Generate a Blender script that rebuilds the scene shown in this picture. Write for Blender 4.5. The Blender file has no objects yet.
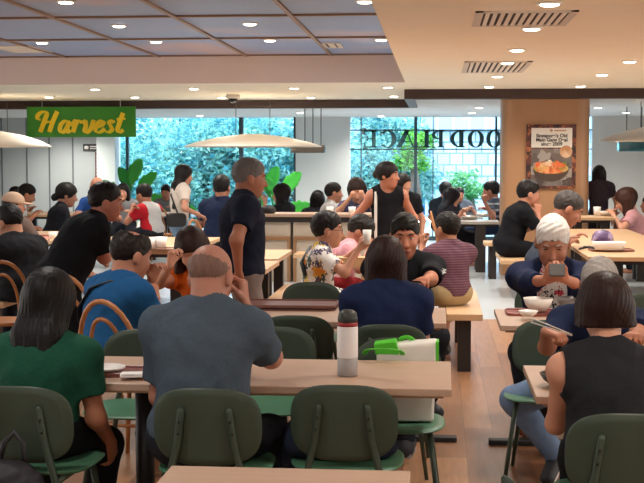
import bpy, math, random
import numpy as np
from mathutils import Vector, Matrix, Euler
random.seed(7)
C = bpy.context.scene.collection
PI = math.pi
def R(a): return math.radians(a)

# ---------------------------------------------------------------- camera
F, CX, CY, H = 1250.0, 322.0, 241.5, 1.62
PSI, THE = R(5.26), R(3.77)
cam = bpy.data.cameras.new('camera'); camo = bpy.data.objects.new('camera', cam); C.objects.link(camo)
cam.sensor_width = 36; cam.lens = F / 644 * 36
camo.location = (0, 0, H); camo.rotation_euler = Euler((PI/2 - THE, 0, PSI))
cam.clip_end = 300
bpy.context.scene.camera = camo
CM = camo.rotation_euler.to_matrix()
def ray(px, py): return CM @ Vector(((px-CX)/F, -(py-CY)/F, -1))
def at(px, py, Y):
    r = ray(px, py); t = Y / r.y
    return Vector((r.x*t, Y, H + r.z*t))
def gz(px, py, z):
    r = ray(px, py); t = (z-H) / r.z
    return Vector((r.x*t, r.y*t, z))
def dz(px, py, z): return gz(px, py, z).y
def zx(px, Y, z):            # X of the vertical image column px at distance Y, height z
    lo = at(px, 100, Y); hi = at(px, 300, Y)
    k = (z-lo.z)/(hi.z-lo.z) if hi.z != lo.z else 0
    return lo.x + (hi.x-lo.x)*k

# ---------------------------------------------------------------- materials
def lin(c):
    c = c.lstrip('#'); v = [int(c[i:i+2], 16)/255 for i in (0, 2, 4)]
    return tuple(x/12.92 if x <= .04045 else ((x+.055)/1.055)**2.4 for x in v) + (1,)
MATS = {}
def nodes(name):
    m = bpy.data.materials.new(name); m.use_nodes = True
    nt = m.node_tree; b = nt.nodes['Principled BSDF']
    return m, nt, b
def N(nt, t, **kw):
    n = nt.nodes.new(t)
    for k, v in kw.items():
        if k in n.inputs: n.inputs[k].default_value = v
        else: setattr(n, k, v)
    return n
def mat(col, rough=.6, var=.12, scale=30, bump=.0, metal=0, spec=.4, stretch=(1, 1, 1), key=None, sheen=0):
    k = (col, rough, var, scale, bump, metal, spec, stretch, sheen)
    if k in MATS: return MATS[k]
    m, nt, b = nodes('surface_' + col.lstrip('#'))
    b.inputs['Roughness'].default_value = rough; b.inputs['Metallic'].default_value = metal
    b.inputs['Specular IOR Level'].default_value = spec
    if sheen: b.inputs['Sheen Weight'].default_value = sheen
    tc = N(nt, 'ShaderNodeTexCoord'); mp = N(nt, 'ShaderNodeMapping'); mp.inputs['Scale'].default_value = stretch
    nt.links.new(tc.outputs['Object'], mp.inputs['Vector'])
    no = N(nt, 'ShaderNodeTexNoise', Scale=scale, Detail=4.0)
    nt.links.new(mp.outputs[0], no.inputs['Vector'])
    c = lin(col)
    mx = N(nt, 'ShaderNodeMix', data_type='RGBA')
    mx.inputs[6].default_value = tuple(x*(1-var) for x in c[:3]) + (1,)
    mx.inputs[7].default_value = tuple(min(1, x*(1+var)) for x in c[:3]) + (1,)
    nt.links.new(no.outputs['Fac'], mx.inputs[0]); nt.links.new(mx.outputs[2], b.inputs['Base Color'])
    if bump:
        bp = N(nt, 'ShaderNodeBump', Strength=bump, Distance=.01)
        nt.links.new(no.outputs['Fac'], bp.inputs['Height']); nt.links.new(bp.outputs[0], b.inputs['Normal'])
    MATS[k] = m
    return m
def cloth(col): return mat(col, .9, .14, 60, .25, spec=.15)
def wood(col, dark=.78, axis='x', scale=3.0, rough=.42):
    k = ('wood', col, dark, axis, scale, rough)
    if k in MATS: return MATS[k]
    m, nt, b = nodes('wood_' + col.lstrip('#'))
    tc = N(nt, 'ShaderNodeTexCoord'); mp = N(nt, 'ShaderNodeMapping')
    mp.inputs['Scale'].default_value = {'x': (1, 14, 14), 'y': (14, 1, 14), 'z': (14, 14, 1)}[axis]
    no = N(nt, 'ShaderNodeTexNoise', Scale=scale, Detail=6.0, Distortion=.6)
    c = lin(col); mx = N(nt, 'ShaderNodeMix', data_type='RGBA')
    mx.inputs[6].default_value = tuple(x*dark for x in c[:3]) + (1,); mx.inputs[7].default_value = c
    nt.links.new(tc.outputs['Object'], mp.inputs['Vector']); nt.links.new(mp.outputs[0], no.inputs['Vector'])
    nt.links.new(no.outputs['Fac'], mx.inputs[0]); nt.links.new(mx.outputs[2], b.inputs['Base Color'])
    b.inputs['Roughness'].default_value = rough
    MATS[k] = m
    return m
def emit(col, st):
    k = ('emit', col, st)
    if k in MATS: return MATS[k]
    m, nt, b = nodes('glow'); b.inputs['Emission Color'].default_value = lin(col); b.inputs['Emission Strength'].default_value = st
    b.inputs['Base Color'].default_value = lin(col)
    MATS[k] = m
    return m
def stripes(c1, c2, freq, axis='Z', width=.5, rough=.85):
    m, nt, b = nodes('striped_cloth')
    tc = N(nt, 'ShaderNodeTexCoord'); w = N(nt, 'ShaderNodeTexWave', Scale=freq, Distortion=.4, bands_direction=axis)
    nt.links.new(tc.outputs['Object'], w.inputs['Vector'])
    cr = N(nt, 'ShaderNodeValToRGB'); cr.color_ramp.elements[0].color = lin(c1); cr.color_ramp.elements[1].color = lin(c2)
    cr.color_ramp.elements[0].position = width-.08; cr.color_ramp.elements[1].position = width+.08
    nt.links.new(w.outputs['Fac'], cr.inputs[0]); nt.links.new(cr.outputs[0], b.inputs['Base Color'])
    b.inputs['Roughness'].default_value = rough
    return m
def splotch(cols, scale, rough=.85, soft=False):
    """a patterned cloth: random cells in the given colours"""
    m, nt, b = nodes('patterned_cloth')
    tc = N(nt, 'ShaderNodeTexCoord'); no = N(nt, 'ShaderNodeTexNoise', Scale=scale*1.2, Detail=2.0)
    ad = N(nt, 'ShaderNodeMix', data_type='RGBA'); ad.inputs[0].default_value = .12
    nt.links.new(tc.outputs['Object'], ad.inputs[6]); nt.links.new(no.outputs['Color'], ad.inputs[7])
    v = N(nt, 'ShaderNodeTexVoronoi', Scale=scale); nt.links.new(ad.outputs[2], v.inputs['Vector'])
    sp = N(nt, 'ShaderNodeSeparateColor'); nt.links.new(v.outputs['Color'], sp.inputs[0])
    cr = N(nt, 'ShaderNodeValToRGB'); cr.color_ramp.interpolation = 'LINEAR' if soft else 'CONSTANT'
    el = cr.color_ramp.elements
    while len(el) < len(cols): el.new(.5)
    for i, c in enumerate(cols): el[i].position = i/len(cols); el[i].color = lin(c)
    nt.links.new(sp.outputs[0], cr.inputs[0]); nt.links.new(cr.outputs[0], b.inputs['Base Color'])
    b.inputs['Roughness'].default_value = rough
    return m
def hairmat(col, rough=.42):
    return mat(col, .5, .35, 9, .18, spec=.22, stretch=(9, 9, 1.2))
def skinmat(col):
    k = ('skin', col)
    if k in MATS: return MATS[k]
    m, nt, b = nodes('skin'); c = lin(col)
    tc = N(nt, 'ShaderNodeTexCoord'); no = N(nt, 'ShaderNodeTexNoise', Scale=14.0, Detail=3.0); nt.links.new(tc.outputs['Object'], no.inputs['Vector'])
    mx = N(nt, 'ShaderNodeMix', data_type='RGBA'); mx.inputs[6].default_value = (c[0]*.9, c[1]*.82, c[2]*.8, 1); mx.inputs[7].default_value = (min(1, c[0]*1.06), c[1]*1.08, c[2]*1.08, 1)
    nt.links.new(no.outputs['Fac'], mx.inputs[0]); nt.links.new(mx.outputs[2], b.inputs['Base Color'])
    b.inputs['Roughness'].default_value = .5; b.inputs['Specular IOR Level'].default_value = .35
    b.inputs['Subsurface Weight'].default_value = .08; b.inputs['Subsurface Scale'].default_value = .02
    MATS[k] = m
    return m

# ---------------------------------------------------------------- mesh builder
class MB:
    def __init__(s): s.v, s.f = [], []
    def add(s, v, f):
        n = len(s.v); s.v += [tuple(x) for x in v]; s.f += [tuple(i+n for i in q) for q in f]; return s
    def box(s, x0, x1, y0, y1, z0, z1):
        return s.add([(x0,y0,z0),(x1,y0,z0),(x1,y1,z0),(x0,y1,z0),(x0,y0,z1),(x1,y0,z1),(x1,y1,z1),(x0,y1,z1)],
                     [(0,3,2,1),(4,5,6,7),(0,1,5,4),(1,2,6,5),(2,3,7,6),(3,0,4,7)])
    def sweep(s, pts, rad, n=10, close=False, sx=1.0):
        """a tube of round section along points"""
        pts = [Vector(p) for p in pts]; m = len(pts)
        if not hasattr(rad, '__len__'): rad = [rad]*m
        vs, fs, up = [], [], None
        for i, p in enumerate(pts):
            a = pts[i-1] if (i or close) else p; b = pts[(i+1) % m] if (i < m-1 or close) else p
            t = (b-a).normalized()
            if up is None:
                up = Vector((0, 0, 1)) if abs(t.z) < .9 else Vector((0, 1, 0))
            u = (up - t*up.dot(t)).normalized(); w = t.cross(u); up = u
            for k in range(n):
                q = 2*PI*k/n; vs.append(p + (u*math.cos(q)*sx + w*math.sin(q))*rad[i])
        for i in range(m if close else m-1):
            j = (i+1) % m
            for k in range(n): fs.append((i*n+k, i*n+(k+1) % n, j*n+(k+1) % n, j*n+k))
        if not close: fs += [tuple(range(n-1, -1, -1)), tuple((m-1)*n+k for k in range(n))]
        return s.add(vs, fs)
    def lathe(s, prof, n=28, c=(0, 0, 0)):
        vs, fs = [], []; m = len(prof)
        for r, z in prof:
            for k in range(n): vs.append((c[0]+r*math.cos(2*PI*k/n), c[1]+r*math.sin(2*PI*k/n), c[2]+z))
        for i in range(m-1):
            for k in range(n): fs.append((i*n+k, i*n+(k+1) % n, (i+1)*n+(k+1) % n, (i+1)*n+k))
        if prof[0][0] > 1e-5: fs.append(tuple(range(n-1, -1, -1)))
        if prof[-1][0] > 1e-5: fs.append(tuple((m-1)*n+k for k in range(n)))
        return s.add(vs, fs)
    def prism(s, poly, d0, d1, ax='y'):
        """a 2D outline (a, b) pushed along an axis: 'y' gives (a, d, b), 'z' gives (a, b, d)"""
        n = len(poly); mk = (lambda p, d: (p[0], d, p[1])) if ax == 'y' else (lambda p, d: (p[0], p[1], d))
        return s.add([mk(p, d0) for p in poly] + [mk(p, d1) for p in poly],
                     [tuple(range(n)), tuple(range(2*n-1, n-1, -1))] + [(i, i+n, (i+1) % n+n, (i+1) % n) for i in range(n)])
    def ball(s, c, r, n=12):
        if not hasattr(r, '__len__'): r = (r, r, r)
        vs, fs = [], []; m = n//2+1
        for i in range(m):
            a = PI*i/(m-1)
            for k in range(n): vs.append((c[0]+r[0]*math.sin(a)*math.cos(2*PI*k/n), c[1]+r[1]*math.sin(a)*math.sin(2*PI*k/n), c[2]+r[2]*math.cos(a)))
        for i in range(m-1):
            for k in range(n): fs.append((i*n+k, (i+1)*n+k, (i+1)*n+(k+1) % n, i*n+(k+1) % n))
        return s.add(vs, fs)
    def build(s, name, m, parent=None, smooth=False, bevel=0, M=None):
        me = bpy.data.meshes.new(name)
        me.from_pydata([tuple(M @ Vector(v)) for v in s.v] if M is not None else s.v, [], s.f)
        return link(name, me, m, parent, smooth, bevel)
def link(name, me, m, parent=None, smooth=False, bevel=0):
    me.validate(); me.update()
    if smooth: me.polygons.foreach_set('use_smooth', [True]*len(me.polygons))
    o = bpy.data.objects.new(name, me); C.objects.link(o)
    if m: me.materials.append(m)
    if parent is not None: o.parent = parent
    if bevel:
        b = o.modifiers.new('edge', 'BEVEL'); b.width = bevel; b.segments = 2; b.limit_method = 'ANGLE'
    elif smooth:
        pass
    return o
def tag(o, label=None, cat=None, group=None, kind=None):
    for k, v in (('label', label), ('category', cat), ('group', group), ('kind', kind)):
        if v: o[k] = v
    return o
def thing(name, label, cat, loc=(0, 0, 0), rz=0, group=None):
    o = bpy.data.objects.new(name, None); C.objects.link(o); o.empty_display_size = .1
    o.location = loc; o.rotation_euler = (0, 0, rz)
    return tag(o, label, cat, group)
def struct(name, mb, m, **kw): return tag(mb.build(name, m, **kw), kind='structure')
def dup(root, loc, rz, label, group=None, hide=()):
    def cp(o, parent):
        c = o.copy(); C.objects.link(c); c.parent = parent
        for ch in KIDS.get(o.name, []): cp(ch, c)
        return c
    r = cp(root, None); r.location = loc; r.rotation_euler = (0, 0, rz)
    r['label'] = label
    if group: r['group'] = group
    return r
KIDS = {}
def index_kids():
    KIDS.clear()
    for o in C.objects:
        if o.parent is not None: KIDS.setdefault(o.parent.name, []).append(o)
def superell(w, h, n=3.2, k=40, cx=0, cy=0):
    out = []
    for i in range(k):
        a = 2*PI*i/k; c, s = math.cos(a), math.sin(a)
        out.append((cx + math.copysign(abs(c)**(2/n), c)*w/2, cy + math.copysign(abs(s)**(2/n), s)*h/2))
    return out

# ---------------------------------------------------------------- implicit surfaces for bodies, clothes and soft things
def smin(a, b, k):
    h = np.maximum(k-np.abs(a-b), 0)/k
    return np.minimum(a, b) - h*h*k*.25
class Field:
    """distance field on a grid; cones and ellipsoids are blended in one after another, surface nets turn it into a mesh"""
    def __init__(s): s.p = []; s.cuts = []; s.noise = None; s.edge = None
    def cone(s, a, b, r1, r2, k=.03, flat=False):
        s.p.append(('c', np.array(a, float), np.array(b, float), r1, r2, k, flat)); return s
    def ell(s, c, r, k=.04, M=None):
        s.p.append(('e', np.array(c, float), np.array(r, float), np.eye(3) if M is None else np.array(M, float), k)); return s
    def carve(s, c, r, M=None): s.cuts.append(('e', np.array(c, float), np.array(r, float), np.eye(3) if M is None else np.array(M, float))); return s
    def plane(s, p, n): s.cuts.append(('p', np.array(p, float), np.array(n, float))); return s
    def mesh(s, vox, off=0.0, wr=0.0, wf=1.0):
        los, his = [], []
        for q in s.p:
            if q[0] == 'c':
                r = max(q[3], q[4]); los.append(np.minimum(q[1], q[2])-r); his.append(np.maximum(q[1], q[2])+r)
            else:
                e = np.sqrt(((q[3]*q[2][None, :])**2).sum(1)); los.append(q[1]-e); his.append(q[1]+e)
        pad = off+wr+3*vox
        lo = np.min(los, 0)-pad; hi = np.max(his, 0)+pad
        n = np.ceil((hi-lo)/vox).astype(int)+1
        ax = [(lo[i]+vox*np.arange(n[i])).astype(np.float32) for i in range(3)]
        d = np.full(n, .2, np.float32); mg = .07+off
        for q, l, h in zip(s.p, los, his):
            sl = []
            for i in range(3):
                a = max(0, int((l[i]-mg-lo[i])/vox)); b = min(n[i], int((h[i]+mg-lo[i])/vox)+2); sl.append(slice(a, b))
            sl = tuple(sl); X = ax[0][sl[0]][:, None, None]; Y = ax[1][sl[1]][None, :, None]; Z = ax[2][sl[2]][None, None, :]
            if q[0] == 'c':
                a, ba = q[1], q[2]-q[1]; L = max(ba.dot(ba), 1e-9)
                px, py, pz = X-a[0], Y-a[1], Z-a[2]
                t = (px*ba[0]+py*ba[1]+pz*ba[2])/L; hh = np.clip(t, 0, 1)
                e = np.sqrt((px-hh*ba[0])**2+(py-hh*ba[1])**2+(pz-hh*ba[2])**2) - (q[3]+(q[4]-q[3])*hh)
                if q[6]: e = np.maximum(e, (t-1)*math.sqrt(L)+off)
                k = q[5]
            else:
                px, py, pz = X-q[1][0], Y-q[1][1], Z-q[1][2]; M = q[3]; r = q[2]
                u = [px*M[0, i]+py*M[1, i]+pz*M[2, i] for i in range(3)]
                k0 = np.sqrt(sum((u[i]/r[i])**2 for i in range(3))); k1 = np.sqrt(sum((u[i]/r[i]**2)**2 for i in range(3)))
                e = k0*(k0-1)/np.maximum(k1, 1e-6); k = q[4]
            d[sl] = smin(d[sl], e.astype(np.float32), k)
        X = ax[0][:, None, None]; Y = ax[1][None, :, None]; Z = ax[2][None, None, :]
        if off: d -= off
        if wr:
            w = np.sin(38*wf*X+2.2*np.sin(21*wf*Z+9*Y)+1.3)*np.sin(30*wf*Z+1.8*np.sin(26*wf*X-12*Y)+.4) + .6*np.sin(52*wf*(Z*.8+X*.5)+2*np.sin(17*Y+11*X))*np.sin(33*wf*Y+2)
            d -= (wr*.5*(w+.3)).astype(np.float32)
        if s.noise is not None: d -= s.noise(X, Y, Z).astype(np.float32)
        for q in s.cuts:
            if q[0] == 'p': d = np.maximum(d, ((X-q[1][0])*q[2][0]+(Y-q[1][1])*q[2][1]+(Z-q[1][2])*q[2][2]).astype(np.float32))
            else:
                px, py, pz = X-q[1][0], Y-q[1][1], Z-q[1][2]; M = q[3]; r = q[2]
                u = [px*M[0, i]+py*M[1, i]+pz*M[2, i] for i in range(3)]
                k0 = np.sqrt(sum((u[i]/r[i])**2 for i in range(3)))
                d = np.maximum(d, ((1-k0)*min(r) + (0 if s.edge is None else s.edge(X, Y, Z))).astype(np.float32))
        return nets(d, lo, vox)
def nets(d, lo, vox):
    n = np.array(d.shape); neg = d < 0
    c = neg[:-1, :-1, :-1]; cnt = np.zeros(n-1, np.uint8)
    corner = [(i, j, k) for i in (0, 1) for j in (0, 1) for k in (0, 1)]
    def cs(a, i, j, k): return a[i:n[0]-1+i, j:n[1]-1+j, k:n[2]-1+k]
    for q in corner: cnt += cs(neg, *q)
    act = (cnt > 0) & (cnt < 8)
    I = np.argwhere(act)
    if len(I) == 0: return None
    idx = np.full(n-1, -1, np.int64); idx[act] = np.arange(len(I))
    val = {q: d[I[:, 0]+q[0], I[:, 1]+q[1], I[:, 2]+q[2]] for q in corner}
    acc = np.zeros((len(I), 3)); num = np.zeros(len(I))
    for a in corner:
        for ax_ in range(3):
            if a[ax_] == 0:
                b = list(a); b[ax_] = 1; b = tuple(b); va, vb = val[a], val[b]; cr = (va < 0) != (vb < 0)
                t = np.where(cr, va/np.where(cr, va-vb, 1), 0)
                p = np.tile(np.array(a, float), (len(I), 1)); p[:, ax_] = t
                acc[cr] += p[cr]; num[cr] += 1
    V = lo + vox*(I + acc/num[:, None])
    faces = []
    for ax_ in range(3):
        o1, o2 = [(1, 2), (2, 0), (0, 1)][ax_]
        s0 = [slice(1, n[i]-1) for i in range(3)]; s0[ax_] = slice(0, n[ax_]-1); s1 = list(s0); s1[ax_] = slice(1, n[ax_])
        a, b = neg[tuple(s0)], neg[tuple(s1)]
        E = np.argwhere(a != b)
        if len(E) == 0: continue
        st = np.array([s.start for s in s0]); g = E+st; flip = a[tuple(E.T)]
        e1 = np.zeros(3, int); e1[o1] = 1; e2 = np.zeros(3, int); e2[o2] = 1
        q = [idx[tuple((g-e1-e2).T)], idx[tuple((g-e2).T)], idx[tuple(g.T)], idx[tuple((g-e1).T)]]
        Q = np.stack(q, 1); Q[~flip] = Q[~flip][:, ::-1]
        faces.append(Q)
    Fq = np.concatenate(faces); Fq = Fq[(Fq >= 0).all(1)]
    return V, Fq
def npmesh(name, vf, m, parent=None):
    V, Q = vf; me = bpy.data.meshes.new(name)
    me.vertices.add(len(V)); me.vertices.foreach_set('co', V.astype(np.float32).ravel())
    me.loops.add(Q.size); me.loops.foreach_set('vertex_index', Q.astype(np.int32).ravel())
    me.polygons.add(len(Q)); me.polygons.foreach_set('loop_start', np.arange(0, Q.size, 4, dtype=np.int32))
    me.update(calc_edges=True)
    me.polygons.foreach_set('use_smooth', np.ones(len(Q), bool))
    o = bpy.data.objects.new(name, me); C.objects.link(o); me.materials.append(m)
    if parent is not None: o.parent = parent
    return o
# ---------------------------------------------------------------- people
def V3(*a): return np.array(a, float)
def nrm(v): return v/max(np.linalg.norm(v), 1e-9)
def rotz(a): c, s = math.cos(a), math.sin(a); return np.array([[c, -s, 0], [s, c, 0], [0, 0, 1]])
def rotx(a): c, s = math.cos(a), math.sin(a); return np.array([[1, 0, 0], [0, c, -s], [0, s, c]])
def roty(a): c, s = math.cos(a), math.sin(a); return np.array([[c, 0, s], [0, 1, 0], [-s, 0, c]])
def ik(a, t, l1, l2, hint):
    d = t-a; L = np.linalg.norm(d); u = nrm(d); L2 = min(max(L, abs(l1-l2)+.02), l1+l2-.004)
    x = (l1*l1-l2*l2+L2*L2)/(2*L2); h = math.sqrt(max(l1*l1-x*x, 0))
    w = hint-u*hint.dot(u); w = nrm(w)
    return a+u*x+w*h, a+u*L2
def skeleton(g, s, tl):
    K = {}; b = g['bulk']; sit = g['pose'] == 'sit'
    hip = V3(0, 0, g['seat']+.116*s) if sit else V3(0, 0, .875*s)
    tw, ro = R(g['twist']), R(g['roll'])
    def U(a): return nrm(V3(math.sin(ro), math.sin(R(a))*math.cos(ro), math.cos(R(a))*math.cos(ro)))
    le, cu = g['lean'], g['curl']
    us = [U(le-cu), U(le), U(le+cu)]
    W = hip+us[0]*.19*s*tl; Cc = W+us[1]*.19*s*tl; Nk = Cc+us[2]*.145*s*tl
    def frame(u, t):
        r = V3(math.cos(t), -math.sin(t), 0); r = nrm(r-u*u.dot(r)); f = np.cross(u, r); return np.stack([r, f, u], 1)
    M0, M1, M2 = frame(us[0], 0), frame(us[1], tw*.5), frame(us[2], tw)
    hy, hp, hr = [R(x) for x in g['head']]
    nd = nrm(V3(math.sin(ro)*.6, math.sin(R(le*.6+6))+.25*math.sin(hp), 1))
    hs = s*g['hs']; Hc = Nk+nd*(.05*s+.10*hs+g['nk'])+V3(0, .012*s, 0)
    Mh = rotz(-tw-hy) @ rotx(-hp) @ roty(hr)
    K.update(hip=hip, W=W, C=Cc, N=Nk, M0=M0, M1=M1, M2=M2, nd=nd, H=Hc, Mh=Mh, hs=hs, s=s, tl=tl, top=Hc+Mh @ V3(0, -.016, .034)*hs+V3(0, 0, 1)*hs*(math.sqrt(sum((Mh[2]*V3(.078, .097, .088))**2))+g['ht']))
    sw = .168*s*(.6+.4*b)*g['sw']
    K['sh'] = {q: Nk-us[2]*.05*s+M2[:, 0]*sg*sw + M2[:, 1]*(.0+g['shf']*s) for q, sg in (('L', -1), ('R', 1))}
    K['hj'] = {q: hip+V3(sg*.088*s, 0, -.01*s) for q, sg in (('L', -1), ('R', 1))}
    K['kn'], K['an'], K['toe'] = {}, {}, {}
    for q, sg in (('L', -1), ('R', 1)):
        fz = g['feet'].get(q) if g['feet'] else None
        if sit:
            an = V3(sg*.12*s, .36*s, .085*s) if fz is None else V3(*fz)
            K['kn'][q], K['an'][q] = ik(K['hj'][q], an, .42*s, .41*s, V3(*g['knee'].get(q, (sg*.25, 1, .35))))
        else:
            an = V3(sg*.1*s, .0, .085*s) if fz is None else V3(*fz)
            K['kn'][q], K['an'][q] = ik(K['hj'][q], an, .41*s, .40*s, V3(sg*.1, 1, 0))
        K['toe'][q] = K['an'][q]+V3(sg*.04*s, .15*s, -.05*s)
        if K['an'][q][2] < .16: K['toe'][q][2] = .038*s
    return K
def person(label, px, top, d, h, pose='sit', lean=10, curl=7, twist=0, roll=0, head=(0, 0, 0), hands=None, feet=None, bulk=1.0, s=1.0, hs=1.0,
           sw=1.0, shf=.0, seat=.45, skin='#b5806a', hair=('short', '#15110f'), top_=('#333333', .5), legs=('#22252d', 1.0), vox=.010, face=False, shoes=None,
           belly=1.0, neck=None, group='people eating in the food court', glasses=False, extra=None, wr=.006, tlmax=1.35, brow='#1a1412', knee=None, nk=0.0):
    g = dict(pose=pose, lean=lean, curl=curl, twist=twist, roll=roll, head=head, feet=feet, bulk=bulk, seat=seat, hs=hs, sw=sw, shf=shf, knee=knee or {}, nk=nk, ht={'bald': -.002, 'fringe': 0, 'thin': .005}.get(hair[0], .011*(hair[2].get('thick', 1) if len(hair) > 2 else 1)))
    goal = at(px, top, d); gx = at(px, top+12, d).x
    for _t in range(5):                 # the torso is fitted to the seat and the head; shorter people where it would come out too short
        lo, hi = (.5, tlmax) if pose == 'sit' else (.8, 1.2)
        for _ in range(24):
            mid = (lo+hi)/2
            K = skeleton(g, s, mid) if pose == 'sit' else skeleton(g, mid, 1.0)
            if K['top'][2] < goal.z: lo = mid
            else: hi = mid
        if pose != 'sit' or K['tl'] > .70 or _t == 4: break
        s *= .965; g['hs'] /= .975; g['bulk'] *= 1.015; g['sw'] *= 1.02; bulk = g['bulk']
    s = K['s']; ha = R(h); Rw = rotz(-ha)
    root = V3(gx, d, 0) - Rw @ V3(K['H'][0], K['H'][1], 0); root[2] = 0
    def loc(w): return Rw.T @ (np.array(w)-root)
    Mh, Hc, k = Mh_, H_, hs_ = K['Mh'], K['H'], K['hs']
    def hd(x, y, z): return Hc + Mh @ V3(x, y, z)*k
    b = bulk; M0, M1, M2 = K['M0'], K['M1'], K['M2']
    torso = []
    torso.append(('ell', K['hip']+M0 @ V3(0, -.012, .02)*s, V3(.168*b, .125*b, .125)*s, .05, M0))
    torso.append(('ell', K['W']+M1 @ V3(0, .012*belly, 0)*s, V3(.142*b*(.5+.5*belly), .108*b*belly, .16*K['tl'])*s, .06, M1))
    torso.append(('ell', K['C']+M1 @ V3(0, -.005, -.01)*s, V3(.163*b, .112*b, .175*K['tl'])*s, .06, M1))
    torso.append(('cone', K['sh']['L'], K['sh']['R'], .062*s*(.5+.5*b), .062*s*(.5+.5*b), .06))
    for q, sg in (('L', -1), ('R', 1)):
        torso.append(('cone', K['N']+K['nd']*.03*s+M2[:, 0]*sg*.03*s-M2[:, 1]*.01*s, K['sh'][q], .045*s*(.4+.6*b), .05*s*(.4+.6*b), .05))
    B = Field()
    def put(Fd, prims):
        for p in prims:
            if p[0] == 'ell': Fd.ell(p[1], p[2], p[3], p[4])
            else: Fd.cone(p[1], p[2], p[3], p[4], p[5])
    put(B, torso)
    for q, sg in (('L', -1), ('R', 1)):
        tb = .6+.4*b
        B.cone(K['hj'][q], K['kn'][q], .086*s*tb, .058*s*tb, .05); B.cone(K['kn'][q], K['an'][q], .055*s*tb, .038*s, .03)
        B.cone(K['an'][q]+V3(0, -.03*s, -.04*s), K['toe'][q], .036*s, .03*s, .03)
    B.cone(K['N']-K['nd']*.03*s, Hc+Mh @ V3(0, -.025, -.05)*k, .056*s*(.5+.5*b), .052*k*(.5+.5*b), .03)
    # head
    B.ell(hd(0, -.014, .03), V3(.076, .095, .087)*k, .02, Mh); B.ell(hd(0, .018, -.03), V3(.065*(.7+.3*b), .076, .085)*k, .03, Mh)
    B.ell(hd(0, .058, -.088), V3(.032, .028, .024)*k, .03, Mh)
    B.cone(hd(0, .084, .012), hd(0, .106, -.026), .009*k, .0135*k, .012); B.cone(hd(-.012, .092, -.03), hd(.012, .092, -.03), .009*k, .009*k, .008)
    B.cone(hd(-.035, .074, .036), hd(.035, .074, .036), .012*k, .012*k, .02)
    B.cone(hd(-.018, .085, -.058), hd(.018, .085, -.058), .010*k, .010*k, .012)
    for sg in (-1, 1):
        B.ell(hd(sg*.079, -.008, -.008), V3(.010, .020, .033)*k, .008, Mh); B.ell(hd(sg*.036, .068, -.022), V3(.02, .018, .02)*k, .02, Mh)
    # arms and hands
    arms = {}; hands = hands or {}
    for q, sg in (('L', -1), ('R', 1)):
        sp = dict(hands.get(q) or {})
        if 'px' in sp: T = loc(at(*sp['px']))
        elif 'loc' in sp: T = V3(*sp['loc'])
        elif 'head' in sp: T = hd(*sp['head'])
        elif pose == 'sit': T = V3(sg*.15*s, .40*s, .80)
        else: T = V3(sg*.24*s, .06*s, .80*s)
        S0 = K['sh'][q]; hint = V3(*sp.get('elb', (sg*.7, -.35, -.75)))
        hdir = nrm(T-S0)
        for _ in range(3):
            E, Wr = ik(S0, T-hdir*.06*s, .285*s, .25*s, hint); hdir = nrm(Wr-E)
        arms[q] = (S0, E, Wr); ab = .55+.45*b
        B.cone(S0, E, .050*s*ab, .040*s*ab, .04); B.cone(E, Wr, .040*s*ab, .0265*s, .03)
        D = nrm(V3(*sp['dir'])) if 'dir' in sp else hdir
        pn = V3(*sp.get('palm', (0, 0, -1))); pn = nrm(pn-D*D.dot(pn)); S = np.cross(D, pn)*(1 if q == 'R' else -1)
        c = sp.get('curl', .45); z = s*1.04
        for i, (o, Lf) in enumerate(((.031, .070), (.0105, .079), (-.0105, .072), (-.030, .056))):
            kn = Wr+(D*.088+S*o)*z; B.cone(Wr+(D*.012+S*o*.6)*z, kn, .016*z, .0135*z, .012)
            p, an = kn, 0
            for j, fr in enumerate((.44, .31, .25)):
                an += c*(1, 1.1, .8)[j]*(1+.08*i)
                q2 = p+(D*math.cos(an)+pn*math.sin(an))*Lf*fr*z + S*o*.06*z
                B.cone(p, q2, (.0098, .0090, .0082)[j]*z, (.0090, .0082, .0070)[j]*z, .004); p = q2
        t0 = Wr+(D*.022+S*.024)*z; t1 = t0+nrm(D*.62+S*.75+pn*.25)*.045*z; t2 = t1+nrm(D*.9+S*.25+pn*(.2+c*.5))*.034*z
        B.cone(t0, t1, .0155*z, .0115*z, .012); B.cone(t1, t2, .0112*z, .0088*z, .004)
    body = npmesh('person', B.mesh(vox), skinmat(skin))
    body.location = root; body.rotation_euler = (0, 0, -ha); tag(body, label, 'person', group)
    cv = max(vox, .009)
    # trousers
    if legs:
        L = Field(); col, fr = legs
        L.ell(K['hip']+M0 @ V3(0, -.012, .01)*s, V3(.168*b, .125*b, .12)*s, .05, M0)
        for q in 'LR':
            tb = .6+.4*b
            L.cone(K['hj'][q], K['kn'][q], .090*s*tb, .064*s*tb, .05, flat=fr <= .5) if fr > .35 else L.cone(K['hj'][q], K['hj'][q]+(K['kn'][q]-K['hj'][q])*fr*2, .09*s*tb, .078*s*tb, .05, flat=True)
            if fr > .5: L.cone(K['kn'][q], K['kn'][q]+(K['an'][q]-K['kn'][q])*min(1, (fr-.5)*2), .062*s*tb, .050*s*tb, .03, flat=True)
        L.plane(K['hip']+M0[:, 2]*.10*s, M0[:, 2])
        npmesh('trousers' if fr > .6 else 'shorts', L.mesh(cv, .012, .004), col if not isinstance(col, str) else cloth(col), body)
    # shirt
    col, sl = top_[0], top_[1]; opt = top_[2] if len(top_) > 2 else {}
    T = Field(); put(T, torso); off = opt.get('off', .016)
    if sl > 0:
        for q, sg in (('L', -1), ('R', 1)):
            S0, E, Wr = arms[q]; ab = .55+.45*b
            if sl <= 1: T.cone(S0, S0+(E-S0)*sl, .054*s*ab, (.052 if sl < .9 else .044)*s*ab, .04, flat=True)
            else: T.cone(S0, E, .054*s*ab, .046*s*ab, .04); T.cone(E, E+(Wr-E)*(sl-1), .046*s*ab, .034*s, .03, flat=True)
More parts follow.
